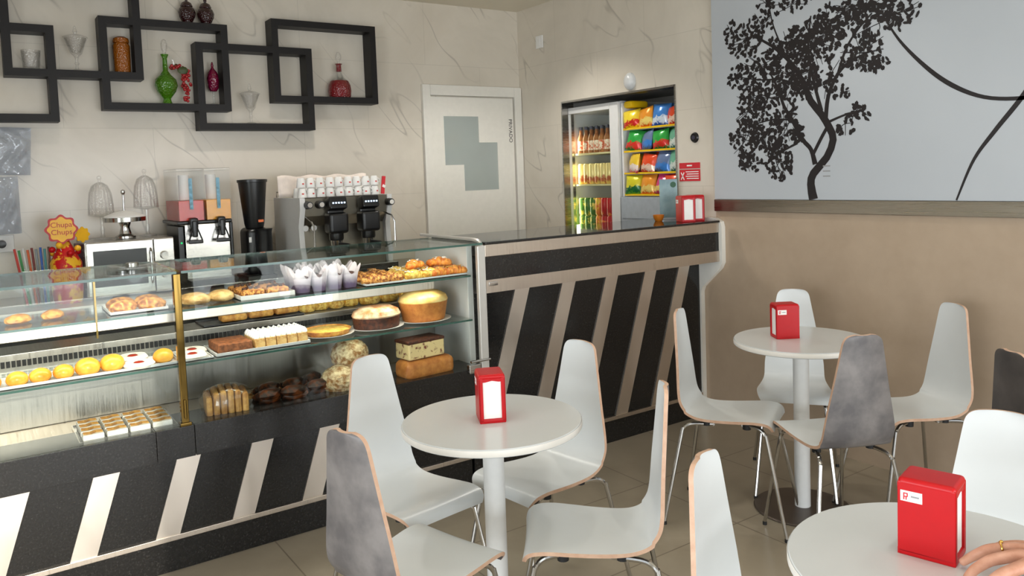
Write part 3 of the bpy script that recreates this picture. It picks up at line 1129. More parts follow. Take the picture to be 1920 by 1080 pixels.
row('dark_pastry', 'pastry', 'dark pastries on the bottom deck', dark_pastry,
    [(0.925, 3.11, ZD + 0.006, 0.3), (1.02, 3.1, ZD + 0.006, -0.2), (1.13, 3.12, ZD + 0.006, 0.2), (0.95, 3.21, ZD + 0.006, 0.5), (1.06, 3.21, ZD + 0.006, 0), (1.15, 3.24, ZD + 0.006, 1)],
    ['dark glazed pastry beside the wrapped loaf, front', 'dark glazed pastry, front middle of the brown lined tray', 'dark glazed pastry beside the crumble buns, front',
     'dark glazed pastry beside the wrapped loaf, rear', 'dark glazed pastry, rear middle of the brown lined tray', 'dark glazed pastry beside the crumble buns, rear'])
mk = lambda: MB().ball((0, 0, 0.045), (0.088, 0.08, 0.066), 0, 4, 0.045, None, -0.68).build('crumble_bun', fd['crumble'])
row('crumble_bun', 'bun', 'large crumble buns on the bottom deck', mk, [(1.238, 3.12, ZD, 0), (1.3, 3.17, ZD + 0.092, 1)],
    ['lower large crumble bun on the bottom deck', 'upper crumble bun resting on another'])
tag(MB().box((0, 0, 0.043), (0.25, 0.13, 0.085), 0, 0.03, None, 4).build('long_loaf', fd['sponge'], None, (1.622, 3.1, ZD), (0, 0, 0.1)),
    'long brown loaf under the cut fruit loaf', 'bread')
o = thing('fruit_loaf', 'cut fruit loaf stacked on the long brown loaf', 'bread', (1.61, 3.11, ZD + 0.0855), 0.12)
MB().box((0, 0.004, 0.042), (0.19, 0.11, 0.078), 0, 0.008, None, 3).build('crumb', fd['fruit'], o)
MB().box((0, 0.006, 0.079), (0.196, 0.118, 0.016), 0, 0.007, None, 3).build('crust', fd['choc'], o)
o = thing('glass_dish', 'shallow glass dish on top of the pastry case', 'dish', (0.49, 3.27, 1.1572))
MB().lathe([(0, 0.001), (0.05, 0.001), (0.085, 0.012), (0.085, 0.014), (0.05, 0.004), (0, 0.004)], n=32).build('dish', mt['clear_glass'], o)
MB().lathe([(0, 0.005), (0.022, 0.005), (0.022, 0.02), (0.018, 0.022), (0, 0.022)], n=24).build('silver_cup', mt['chrome'], o)

# ------------------------------------------------------------------ back counter and machines
bc = thing('back_counter', 'steel topped back counter along the marble wall', 'counter', (-0.75, 4.3, 0))
part(MB().bx(-0.75, 2.5, 4.3, YA - 0.003, 0.87, 0.9, 0, 0.003), 'worktop', mt['steel_x'], bc)
part(MB().bx(-0.75, 2.48, 4.34, YA - 0.003, 0.0, 0.87), 'cabinet', mt['black'], bc)
ZB = 0.9005
# microwave
o = thing('microwave', 'silver microwave oven under the glass cake domes', 'microwave', (0.67, 4.5, ZB))
MB().bx(-0.21, 0.215, 0, 0.36, 0.01, 0.292, 0, 0.006).build('body', mt['steel'], o)
q = MB().bx(-0.205, 0.11, -0.018, 0, 0.012, 0.288, 0, 0.006).build('door', mt['steel'], o)
MB().bx(-0.175, 0.075, -0.0215, -0.018, 0.06, 0.245, 0, 0.0015).build('window', mt['black'], q)
MB().tube([(0.094, -0.018, 0.06), (0.094, -0.036, 0.075), (0.094, -0.036, 0.225), (0.094, -0.018, 0.24)], 0.006, 8).build('handle', mt['chrome'], q)
q = MB().bx(0.112, 0.212, -0.014, 0, 0.012, 0.288, 0, 0.005).build('control_panel', mt['steel'], o)
MB().lathe([(0, 0.02), (0.018, 0.02), (0.022, 0)], n=24).build('dial', mt['chrome'], q, (0.16, -0.0142, 0.2), (math.radians(90), 0, 0))
MB().lathe([(0, 0.02), (0.018, 0.02), (0.022, 0)], n=24).build('dial', mt['chrome'], q, (0.16, -0.0142, 0.1), (math.radians(90), 0, 0))
ZMW = ZB + 0.2935


def dome(x, y, h, label):
    t = thing('glass_cake_dome', label, 'cake dome', (x, y, ZMW))
    MB().lathe([(0, 0.001), (0.045, 0.001), (0.045, 0.006), (0.012, 0.012), (0.008, 0.03), (0.012, 0.05), (0.008, 0.07), (0.01, h - 0.01), (0.062, h), (0.066, h + 0.006),
                (0.06, h + 0.006), (0, h + 0.004)], n=32).build('stand', mt['clear_glass'], t)
    q = MB().lathe([(0.062, h + 0.0065), (0.06, h + 0.06), (0.053, h + 0.12), (0.038, h + 0.16), (0.014, h + 0.176), (0.012, h + 0.176), (0.034, h + 0.157), (0.049, h + 0.118), (0.056, h + 0.06), (0.058, h + 0.0065)],
                   n=72, ripple=18, amp=0.035).build('dome', mt['crystal'], t)
    MB().lathe([(0, h + 0.172), (0.008, h + 0.178), (0.006, h + 0.187), (0.012, h + 0.197), (0.01, h + 0.208), (0, h + 0.213)], n=16).build('knob', mt['crystal'], q)


dome(0.572, 4.7, 0.125, 'fluted glass dome on a stem, left of the cake stand')
dome(0.797, 4.72, 0.155, 'taller fluted glass dome on a stem, right of cake stand')
o = thing('cake_stand', 'silver covered cake stand between two glass domes', 'cake stand', (0.672, 4.63, ZMW))
MB().lathe([(0, 0.001), (0.05, 0.001), (0.05, 0.012), (0.03, 0.025), (0.022, 0.06), (0.03, 0.085), (0.103, 0.09), (0.104, 0.112), (0, 0.112)], n=36).build('stand', mt['chrome'], o)
q = MB().lathe([(0.1, 0.1125), (0.098, 0.12), (0.05, 0.14), (0.012, 0.148), (0, 0.149)], n=36).build('cover', mt['doily'] if 'doily' in mt else fd['doily'], o)
MB().lathe([(0.005, 0.148), (0.004, 0.23), (0.006, 0.232), (0.011, 0.243), (0.009, 0.255), (0, 0.26)], n=14).build('knob', mt['chrome'], q)
# juice dispenser
o = thing('juice_dispenser', 'twin tank cold juice dispenser with black taps', 'juice dispenser', (1.068, 4.55, ZB))
mt['juice_red'] = M_plain('red_juice', (204, 60, 44), 0.25, var=0.06)
mt['juice_orange'] = M_plain('orange_juice', (238, 164, 40), 0.25, var=0.06)
MB().bx(-0.115, 0.125, 0, 0.36, 0.02, 0.35, 0, 0.006).build('body', mt['steel'], o)
MB().bx(-0.12, 0.13, -0.1, 0.0, 0.015, 0.05, 0, 0.005).build('drip_tray', mt['black'], o)
MB().bx(-0.15, 0.14, 0.0, 0.4, 0.35, 0.366, 0, 0.004).build('cooling_plate', mt['black'], o)
MB().bx(0.126, 0.142, 0.0, 0.34, 0.14, 0.35, 0, 0.004).build('side_vent', mt['black'], o)
MB().ball((-0.135, -0.002, 0.25), 0.006, 0, 1).build('power_light', M_emit('green_lamp', (40, 220, 120), 1.0), o)
MB().bx(-0.15, -0.12, -0.001, 0.3, 0.12, 0.34, 0, 0.004).build('switch_panel', mt['black'], o)
for x, m, nm in ((-0.072, 'juice_red', 'red juice'), (0.073, 'juice_orange', 'orange juice')):
    q = MB()
    q.bx(x - 0.069, x + 0.069, 0.0, 0.003, 0.368, 0.64)
    q.bx(x - 0.069, x + 0.069, 0.337, 0.34, 0.368, 0.64)
    q.bx(x - 0.069, x - 0.066, 0.003, 0.337, 0.368, 0.64)
    q.bx(x + 0.066, x + 0.069, 0.003, 0.337, 0.368, 0.64)
    q = q.build('tank', mt['tank_glass'], o)
    MB().bx(x - 0.065, x + 0.065, 0.004, 0.336, 0.368, 0.478, 0, 0.003).build('juice', mt[m], q)['label'] = nm
    MB().bx(x - 0.07, x + 0.07, -0.001, 0.341, 0.641, 0.655, 0, 0.004).build('lid', mt['clear_glass'], q)
    MB().cyl((x, 0.16, 0.48), (x, 0.16, 0.62), 0.028, 0.028, 20).build('impeller_tube', mt['white'], q)
    MB().bx(x - 0.009, x + 0.009, -0.0025, -0.0005, 0.43, 0.6).build('label_strip', M_plain('blue_label', (120, 168, 190), 0.5, var=0.4, scale=60), q)
    t = MB()
    t.box((x, -0.022, 0.355), (0.044, 0.05, 0.06), 0, 0.01)
    t.box((x, -0.045, 0.325), (0.028, 0.03, 0.09), 0, 0.008)
    t = t.build('tap', mt['black'], o)
    l = MB()
    l.tube([(x - 0.012, -0.05, 0.33), (x - 0.034, -0.055, 0.262)], 0.004, 8)
    l.tube([(x + 0.012, -0.05, 0.33), (x + 0.034, -0.055, 0.262)], 0.004, 8)
    l.box((x, -0.055, 0.255), (0.076, 0.012, 0.02), 0, 0.004)
    l.build('lever', mt['black'], t)
# coffee grinder
o = thing('coffee_grinder', 'black coffee grinder with tall hopper', 'coffee grinder', (1.345, 4.6, ZB))
MB().box((0, 0, 0.02), (0.17, 0.24, 0.04), 0, 0.01).build('base', mt['black'], o)
MB().box((0.005, 0.03, 0.17), (0.13, 0.17, 0.27), 0, 0.03, None, 4).build('body', mt['black'], o)
MB().lathe([(0, 0.04), (0.045, 0.04), (0.045, 0.28), (0.05, 0.3), (0, 0.3)], (0.03, -0.07, 0), 28).build('doser', mt['black'], o)
q = MB().lathe([(0.05, 0.305), (0.056, 0.33), (0.078, 0.56), (0.08, 0.575), (0, 0.575)], n=32).build('hopper', mt['black'], o)
MB().lathe([(0.081, 0.566), (0.084, 0.568), (0.084, 0.582), (0, 0.586)], n=32).build('lid', mt['black'], q)
MB().box((-0.045, -0.058, 0.24), (0.014, 0.004, 0.03)).build('label', mt['white'], o)
MB().box((0.02, -0.062, 0.345), (0.03, 0.004, 0.014)).build('badge', M_plain('copper_badge', (190, 96, 50), 0.3, 0.5), o)
MB().tube([(0.05, -0.08, 0.11), (0.1, -0.11, 0.115), (0.12, -0.125, 0.12)], [0.012, 0.01, 0.014], 10).build('lever', mt['black'], o)

# espresso machine (front face y=4.38)
o = thing('espresso_machine', 'two group steel espresso machine with cups on top', 'coffee machine', (1.82, 4.38, ZB))
side = [(0.0, 0.06), (0.02, 0.3), (-0.02, 0.4), (-0.02, 0.466), (0.44, 0.466), (0.45, 0.06)]
RX = Matrix(((0, 0, 1, 0), (1, 0, 0, 0), (0, 1, 0, 0), (0, 0, 0, 1)))
MB().prism(side, 0.03, Matrix.Translation((-0.285, 0, 0)) @ RX).build('side_panel', mt['white_metal'], o)
MB().prism(side, 0.03, Matrix.Translation((0.257, 0, 0)) @ RX).build('side_panel', mt['white_metal'], o)
MB().prism([(0.03, 0.06), (0.06, 0.3), (0.0, 0.36), (-0.012, 0.462), (0.44, 0.462), (0.44, 0.06)], 0.51, Matrix.Translation((-0.254, 0, 0)) @ RX).build('body', M_plain('olive_steel', (136, 130, 116), 0.34, 0.85, var=0.03), o)
MB().bx(-0.29, 0.29, -0.07, 0.46, 0.02, 0.062, 0, 0.006).build('drip_tray', mt['steel'], o)
for x in (-0.24, 0.24):
    for y in (0.0, 0.4):
        MB().cyl((x, y, 0), (x, y, 0.02), 0.02, 0.02, 12).build('foot', mt['black'], o)
b = MB()
for y in (0.43,):
    b.tube([(-0.27, y, 0.468), (-0.27, y, 0.5), (0.27, y, 0.5), (0.27, y, 0.468)], 0.004, 8)
b.build('cup_rail', mt['chrome'], o)
for x in (-0.085, 0.115):
    g = MB()
    g.box((x, -0.05, 0.315), (0.116, 0.1, 0.12), 0, 0.018, None, 3)
    g.lathe([(0, 0.215), (0.038, 0.215), (0.042, 0.225), (0.042, 0.26), (0, 0.26)], (x, -0.04, 0), 24)
    g.box((x, -0.055, 0.425), (0.108, 0.09, 0.075), 0, 0.012, Matrix.Rotation(math.radians(-14), 4, 'X'))
    g.box((x, -0.02, 0.37), (0.1, 0.06, 0.06), 0, 0.01)
    g = g.build('group_head', mt['black'], o)
    b = MB()
    for i in range(5):
        b.box((x - 0.034 + 0.017 * i, -0.1015, 0.432), (0.009, 0.004, 0.009))
    b.build('lit_buttons', M_emit('button_light', (210, 230, 255), 1.6), g)
    p = MB()
    p.lathe([(0, 0.172), (0.03, 0.178), (0.034, 0.215), (0, 0.215)], (x, -0.04, 0), 24)
    p.tube([(x - 0.01, -0.055, 0.176), (x - 0.02, -0.06, 0.152)], 0.006, 8)
    p.tube([(x + 0.01, -0.055, 0.176), (x + 0.02, -0.06, 0.152)], 0.006, 8)
    p = p.build('portafilter', mt['chrome'], o)
    MB().tube([(x + 0.005, -0.07, 0.195), (x + 0.03, -0.13, 0.185), (x + 0.05, -0.17, 0.172)], [0.009, 0.014, 0.013], 12).build('handle', mt['black'], p)
for x, z in ((-0.24, 0.425), (-0.17, 0.425), (0.268, 0.42)):
    k = MB().cyl((x, -0.012, z), (x, -0.055, z), 0.024, 0.02, 20).build('steam_knob', mt['black'], o)
    MB().cyl((x, -0.055, z), (x, -0.06, z), 0.015, 0.014, 20).build('knob_cap', mt['chrome'], k)
for x in (-0.245, -0.195):
    k = MB().cyl((x, 0.05, 0.29), (x, 0.02, 0.29), 0.02, 0.019, 20).build('pressure_gauge', mt['chrome'], o)
    MB().cyl((x, 0.02, 0.29), (x, 0.0185, 0.29), 0.016, 0.016, 20).build('gauge_face', mt['white'], k)
MB().tube([(-0.25, 0.0, 0.36), (-0.235, -0.06, 0.33), (-0.225, -0.065, 0.3), (-0.235, -0.08, 0.14)], 0.005, 8).build('steam_wand', mt['chrome'], o)
MB().tube([(0.24, 0.0, 0.36), (0.262, -0.06, 0.34), (0.275, -0.07, 0.3), (0.268, -0.08, 0.15)], 0.005, 8).build('steam_wand', mt['chrome'], o)
mt['cup_print'] = M_plain('cup_print', (196, 70, 66), 0.5, var=0.3, scale=80)


def cup():
    c = MB().lathe([(0, 0.0), (0.026, 0.0), (0.027, 0.004), (0.02, 0.05), (0.018, 0.054), (0.012, 0.056), (0.011, 0.053), (0, 0.053)], n=24).build('espresso_cup', mt['white'])
    MB().tube([(0.0245, 0, 0.016), (0.036, 0, 0.02), (0.036, 0, 0.036), (0.022, 0, 0.042)], 0.003, 8).build('handle', mt['white'], c)
    MB().box((-0.0008, -0.0238, 0.022), (0.012, 0.001, 0.008), 0, 0, Matrix.Rotation(math.radians(-9), 4, 'X')).build('print', mt['cup_print'], c)
    return c


sp, lb = [], []
zt = ZB + 0.467
for lvl in range(2):
    for i in range(9):
        sp.append((1.57 + 0.057 * i + R(-0.003, 0.003), 4.42 + (0.004 if lvl else 0), zt + 0.0575 * lvl, R(-0.4, 0.4)))
        lb.append('upturned white espresso cup, %s front row, %s from left' % (['lower', 'upper'][lvl], NTH[i]))
for i in range(9):
    sp.append((1.575 + 0.057 * i, 4.5, zt, R(0.5, 2)))
    lb.append('upturned white espresso cup hidden in the second row, %s from left' % NTH[i])
row('espresso_cup', 'cup', 'cups stacked on the espresso machine', cup, sp, lb)
o = thing('paper_packet', 'slim red and white packet beside the cups', 'packet', (2.082, 4.42, zt))
MB().box((0, 0, 0.055), (0.022, 0.012, 0.108), 0, 0.002, Matrix.Rotation(0.12, 4, 'Y')).build('packet', mt['red_print'], o)
MB().box((0.002, -0.0068, 0.048), (0.02, 0.001, 0.016), 0, 0, Matrix.Rotation(0.5, 4, 'Y')).build('white_band', mt['paper'], o)
b = MB()
vs, fs = [], []
for i in range(25):
    for j in range(6):
        x = -0.31 + 0.56 * i / 24
        vs.append((x, 0.004 * math.sin(i * 1.7) + 0.01 * j / 5, 0.0 + 0.128 * j / 5 + 0.006 * math.sin(i * 0.9)))
for i in range(24):
    for j in range(5):
        fs.append((i * 6 + j, i * 6 + 6 + j, i * 6 + 7 + j, i * 6 + j + 1))
b.add(vs, fs)
q = b.build('paper_sleeve', M_plain('printed_paper', (228, 216, 206), 0.7, var=0.12, scale=14), None, (1.8, 4.585, zt))
sd = q.modifiers.new('thickness', 'SOLIDIFY')
sd.thickness = 0.002
tag(q, 'pinkish paper sheet standing behind the espresso cups', 'paper')

# lollipop display, straws, socket, bag
o = thing('lollipop_display', 'red and yellow lollipop display with flower shaped sign', 'display stand', (0.375, 4.5, ZB))
mt['lolly_red'] = M_two('red_yellow_print', (196, 16, 24), (236, 180, 40), 0.3, 16, 0.52, 0.56, 0.0)
mt['lolly_yellow'] = M_plain('yellow_sign', (246, 186, 34), 0.4, var=0.05)
MB().lathe([(0, 0), (0.062, 0), (0.07, 0.05), (0.072, 0.2), (0.055, 0.235), (0.03, 0.29), (0.018, 0.32), (0, 0.322)], n=28).build('jar', mt['lolly_red'], o)


def flower(r, am, n=8):
    return [((r + am * math.cos(n * a)) * math.cos(a), (r + am * math.cos(n * a)) * math.sin(a)) for a in [2 * math.pi * i / 64 for i in range(64)]]


RF = Matrix.Rotation(math.radians(90), 4, 'X')
q = MB().prism(flower(0.068, 0.006), 0.008, Matrix.Translation((-0.012, -0.03, 0.368)) @ RF).build('sign', mt['red'], o)
MB().prism(flower(0.058, 0.005), 0.002, Matrix.Translation((-0.012, -0.0382, 0.368)) @ RF).build('sign_face', mt['lolly_yellow'], q)
text_mesh('sign_lettering', 'Chupa\nChups', 0.036, mt['red'], q, Matrix.Translation((-0.012, -0.041, 0.372)) @ RF)
MB().prism(flower(0.036, 0.004), 0.006, Matrix.Translation((0.078, -0.01, 0.335)) @ Matrix.Rotation(0.5, 4, 'Z') @ RF).build('small_sign', mt['lolly_yellow'], o)
b = MB()
lolly = []
for i in range(8):
    a = 2 * math.pi * i / 8 + 0.3
    p = (0.06 * math.cos(a), 0.06 * math.sin(a), 0.25 + 0.02 * (i % 3))
    q = MB().tube([(0.02 * math.cos(a), 0.02 * math.sin(a), 0.23), p], 0.002, 6).build('lollipop', mt['white'], o)
    MB().ball(p, 0.016, 0, 2).build('sweet', [mt['red'], mt['lolly_yellow']][i % 2], q)
tag(MB().box((0, 0, 0.14), (0.05, 0.12, 0.28), 0, 0.003).build('carton', M_plain('maroon_carton', (84, 24, 48), 0.5), None, (0.4745 - 0.015, 4.665, ZB)), 'maroon carton between lollipop display and microwave', 'box')
o = thing('straw_holder', 'clear box holding coloured straws', 'straw holder', (0.255, 4.5, ZB))
b = MB()
b.bx(-0.07, 0.07, -0.04, -0.037, 0, 0.2)
b.bx(-0.07, 0.07, 0.037, 0.04, 0, 0.2)
b.bx(-0.07, -0.067, -0.037, 0.037, 0, 0.2)
b.bx(0.067, 0.07, -0.037, 0.037, 0, 0.2)
b.bx(-0.07, 0.07, -0.037, 0.037, 0, 0.003)
b.build('box', mt['glass'], o)
cols = [('red', (190, 60, 50)), ('green', (60, 140, 80)), ('white', (220, 220, 216)), ('orange', (206, 96, 50)), ('maroon', (120, 46, 40)), ('grey', (140, 146, 148)),
        ('blue', (50, 90, 170)), ('teal', (70, 140, 140)), ('brown', (110, 76, 56))]
for i, (nm, c) in enumerate(cols):
    x = 0.255 - 0.056 + 0.013 * i
    lean = (i - 6) * 0.005 - 0.008
    s = MB().tube([(x, 4.5 + 0.008 * (i % 3), ZB + 0.006), (x + lean, 4.495 + 0.008 * (i % 3), ZB + 0.285 - 0.008 * (i % 2))], 0.0055, 8).build('drinking_straw', M_plain(nm + '_straw', c, 0.35), None)
    tag(s, '%s drinking straw in the clear straw box' % nm, 'straw', 'straws in the clear box')
o = thing('wall_socket', 'white wall socket with black plug at left edge', 'socket', (0.135, YA - 0.0005, 1.19))
MB().bx(-0.045, 0.045, -0.012, 0, -0.045, 0.045, 0, 0.004).build('plate', mt['white'], o)
MB().lathe([(0, 0.045), (0.02, 0.042), (0.022, 0)], n=20).build('plug', mt['black'], o, (-0.012, -0.013, 0), (math.radians(90), 0, 0))


def bag(name, w, h, label, loc, roll):
    b = MB()
    n, m = 16, 20
    vs, fs = [], []
    for side in (-1, 1):
        base = len(vs)
        for j in range(m + 1):
            for i in range(n + 1):
                u, v = i / n, j / m
                e = (math.sin(math.pi * u) * math.sin(math.pi * v)) ** 0.5
                vs.append(((u - 0.5) * w * (0.9 + 0.1 * v), side * (0.026 * e + 0.008 * math.sin(13 * u + 9 * v + 3 * math.sin(7 * v)) * e + 0.006 * math.sin(21 * u - 17 * v) * e + R(-0.003, 0.003) * e), v * h))
        for j in range(m):
            for i in range(n):
                a = base + j * (n + 1) + i
                q = (a, a + 1, a + n + 2, a + n + 1)
                fs.append(q if side < 0 else q[::-1])
    b.add(vs, fs)
    o = b.build(name, mt['cellophane'], None, loc, (0, roll, 0))
    return tag(o, label, 'bag', 'clear bags hanging on the marble wall')


bag('plastic_bag', 0.21, 0.25, 'upper crumpled clear bag on wall at left edge', (0.18, YA - 0.05, 1.55), 0.03)
bag('plastic_bag', 0.17, 0.3, 'lower crumpled clear bag on wall at left edge', (0.14, YA - 0.05, 1.24), -0.03)

# ------------------------------------------------------------------ wall shelves (interlocking dark frames)
FY0, FY1, TH = 4.842, YA - 0.001, 0.04
frames = {'a': (0.188, 0.85, 2.062, 2.562), 'b': (-0.26, 0.424, 1.826, 2.332), 'c': (0.638, 1.322, 1.894, 2.402),
          'd': (1.135, 1.833, 1.783, 2.292), 'e': (1.585, 2.275, 1.955, 2.462)}
fl = {'a': 'tall dark frame shelf at upper left holding the clear goblet', 'b': 'lowest dark frame shelf at the left edge of photo',
      'c': 'dark frame shelf holding green decanter', 'd': 'lowest right dark frame shelf holding a crystal goblet', 'e': 'rightmost dark frame shelf holding the red decanter'}
for k, (x0, x1, z0, z1) in frames.items():
    o = thing('frame_shelf', fl[k], 'shelf', ((x0 + x1) / 2, FY1, z0), 0, 'interlocking dark frame shelves')
    for xa, xb in ((x0, x0 + TH), (x1 - TH, x1)):
        part(MB().bx(xa, xb, FY0, FY1, z0, z1), 'side_board', mt['wenge'], o)
    for za, zb, nm in ((z0, z0 + TH, 'bottom_board'), (z1 - TH, z1, 'top_board')):
        cuts = []
        for k2, (a0, a1, c0, c1) in frames.items():
            if k2 != k:
                for xa, xb in ((a0, a0 + TH), (a1 - TH, a1)):
                    if xa > x0 + TH and xb < x1 - TH and c0 < zb and c1 > za:
                        cuts.append((xa, xb))
        cuts.sort()
        b = MB()
        s = x0 + TH
        for xa, xb in cuts:
            b.bx(s, xa, FY0, FY1, za, zb)
            s = xb
        b.bx(s, x1 - TH, FY0, FY1, za, zb)
        part(b, nm, mt['wenge'], o)
GY = 4.895


def zsh(k, top=False):
    return frames[k][3] + 0.0005 if top else frames[k][2] + TH + 0.0005


tag(MB().lathe([(0, 0), (0.036, 0), (0.04, 0.01), (0.046, 0.1), (0.044, 0.1), (0.037, 0.014), (0, 0.012)], n=28).build('glass_tumbler', mt['crystal'], None, (0.315, GY, zsh('a'))),
    'plain glass tumbler in the leftmost frame opening', 'glass')


def goblet(x, z, h, label):
    t = thing('crystal_goblet', label, 'goblet', (x, GY, z), 0, 'lidded crystal goblets')
    MB().lathe([(0, 0), (0.03, 0.0), (0.028, 0.005), (0.008, 0.012), (0.006, 0.03), (0.012, 0.04), (0.006, 0.055), (0.01, 0.075), (0.028, 0.095), (0.042, 0.14), (0.055, 0.178), (0.052, 0.178),
                (0.038, 0.138), (0.02, 0.1), (0, 0.094)], n=32, ripple=12, amp=0.03).build('bowl', mt['crystal'], t)
    q = MB().lathe([(0.058, 0.1785), (0.06, 0.183), (0.04, 0.192), (0.012, 0.2), (0, 0.202)], n=32, ripple=12, amp=0.04).build('lid', mt['crystal'], t)
    MB().lathe([(0.005, 0.2), (0.012, 0.212), (0.008, 0.225), (0.005, 0.24), (0, 0.246)], n=14).build('knob', mt['crystal'], q)


goblet(0.528, zsh('a'), 0.25, 'lidded crystal goblet inside the upper left frame')
goblet(1.448, zsh('d'), 0.25, 'lidded crystal goblet inside the lower right frame')
o = thing('amber_jar', 'amber cut glass jar inside the overlap of two frames', 'jar', (0.752, GY, zsh('a')))
MB().lathe([(0, 0), (0.038, 0), (0.042, 0.01), (0.044, 0.15), (0.036, 0.165), (0.034, 0.165), (0.04, 0.148), (0.037, 0.012), (0, 0.008)], n=28, ripple=14, amp=0.015).build('jar', mt['amber_glass'], o)
MB().lathe([(0.04, 0.166), (0.042, 0.172), (0.038, 0.19), (0.02, 0.2), (0, 0.202)], n=28).build('lid', mt['amber_glass'], o)
o = thing('green_decanter', 'green glass decanter with clear stopper', 'decanter', (0.975, GY, zsh('c')))
MB().lathe([(0, 0), (0.03, 0), (0.024, 0.012), (0.02, 0.03), (0.05, 0.07), (0.062, 0.105), (0.055, 0.14), (0.03, 0.165), (0.014, 0.19), (0.012, 0.26), (0.022, 0.283), (0.019, 0.283), (0.008, 0.26),
            (0.01, 0.19), (0.026, 0.162), (0.05, 0.138), (0.056, 0.105), (0.044, 0.073), (0, 0.04)], n=32).build('bottle', mt['green_glass'], o)
MB().lathe([(0, 0.27), (0.009, 0.284), (0.008, 0.295), (0.017, 0.315), (0.019, 0.34), (0.01, 0.365), (0, 0.37)], n=20).build('stopper', mt['crystal'], o)
MB().tube([(0.02, 0, 0.275), (0.045, 0, 0.25), (0.05, 0, 0.2), (0.035, 0, 0.155)], 0.005, 8).build('handle', mt['clear_glass'], o)
o = thing('grape_bunch', 'bunch of red glass grapes hanging beside green decanter', 'grapes', (1.05, GY - 0.02, zsh('c')))
mt['grape'] = M_plain('red_grape', (170, 44, 46), 0.2, var=0.3, scale=14)
path = [(-0.03, 0.21), (-0.01, 0.212), (0.01, 0.2), (0.022, 0.185), (0.03, 0.165), (0.032, 0.14), (0.03, 0.115), (0.03, 0.09), (0.028, 0.065), (0.026, 0.04), (0.025, 0.018)]
for i, (x, z) in enumerate(path):
    w = 0.024 if i < 7 else 0.014
    for j in range(8 if i < 8 else 5):
        g = MB().ball((x + R(-w, w), R(-0.016, 0.016), z + R(-0.01, 0.01)), R(0.008, 0.0105), 0, 2)
        g.build('grape', mt['grape'], o)
MB().ball((0.012, -0.022, 0.19), (0.03, 0.006, 0.022), 0, 2, 0.08).build('leaf', M_plain('grape_leaf', (62, 74, 36), 0.5, var=0.2), o)
MB().tube([(-0.045, 0, 0.2), (-0.02, 0, 0.228), (0.005, 0, 0.22)], 0.003, 6).build('stalk', M_plain('stalk', (80, 70, 40), 0.6), o)
o = thing('magenta_goblet', 'magenta glass goblet with lid in narrow frame overlap', 'goblet', (1.236, GY, zsh('c')))
MB().lathe([(0, 0), (0.026, 0), (0.025, 0.004), (0.006, 0.012), (0.005, 0.06), (0.01, 0.075)], n=24).build('stem', mt['clear_glass'], o)
MB().lathe([(0, 0.0755), (0.018, 0.08), (0.03, 0.1), (0.034, 0.15), (0.03, 0.175), (0.028, 0.175), (0.031, 0.15), (0.027, 0.104), (0, 0.086)], n=28).build('bowl', mt['pink_glass'], o)
MB().lathe([(0.031, 0.1755), (0.026, 0.19), (0.01, 0.212), (0.006, 0.222), (0.008, 0.232), (0.005, 0.248), (0, 0.255)], n=24).build('lid', mt['pink_glass'], o)
o = thing('red_decanter', 'ruby cut glass decanter with clear ring stopper', 'decanter', (2.03, GY, zsh('e')))
MB().lathe([(0, 0), (0.066, 0), (0.07, 0.01), (0.074, 0.045), (0.07, 0.08), (0.056, 0.108), (0.05, 0.108), (0.064, 0.08), (0.067, 0.045), (0.064, 0.012), (0, 0.008)], n=36).build('bottle', mt['red_glass'], o)
MB().lathe([(0.056, 0.1085), (0.036, 0.126), (0.022, 0.15), (0.017, 0.168), (0.012, 0.168), (0.017, 0.148), (0.031, 0.124), (0.05, 0.1085)], n=36).build('clear_shoulder', mt['clear_glass'], o)
MB().lathe([(0.017, 0.1685), (0.016, 0.21), (0.024, 0.218), (0.02, 0.218), (0.011, 0.208), (0.012, 0.1685)], n=28).build('neck', mt['red_glass'], o)
MB().lathe([(0, 0.205), (0.009, 0.22), (0.008, 0.23), (0.018, 0.25), (0.02, 0.268), (0.01, 0.292), (0, 0.296)], n=20).build('stopper', mt['crystal'], o)


def vase(x, label):
    t = thing('ruby_jar', label, 'jar', (x, GY, zsh('c', True)), 0, 'dark red lidded jars')
    MB().lathe([(0, 0), (0.03, 0), (0.028, 0.008), (0.044, 0.04), (0.048, 0.062), (0.04, 0.085), (0.03, 0.095), (0.028, 0.095), (0.036, 0.083), (0.043, 0.062), (0, 0.012)], n=28, ripple=14, amp=0.02).build('jar', mt['dark_glass'], t)
    q = MB().lathe([(0.032, 0.0955), (0.034, 0.1), (0.026, 0.118), (0.01, 0.128), (0, 0.13)], n=28).build('lid', mt['dark_glass'], t)
    MB().lathe([(0.006, 0.128), (0.01, 0.14), (0.006, 0.152), (0, 0.156)], n=14).build('knob', mt['dark_glass'], q)


vase(1.112, 'left of two dark ruby jars on top of a frame')
vase(1.217, 'right of two dark ruby jars on top of a frame')

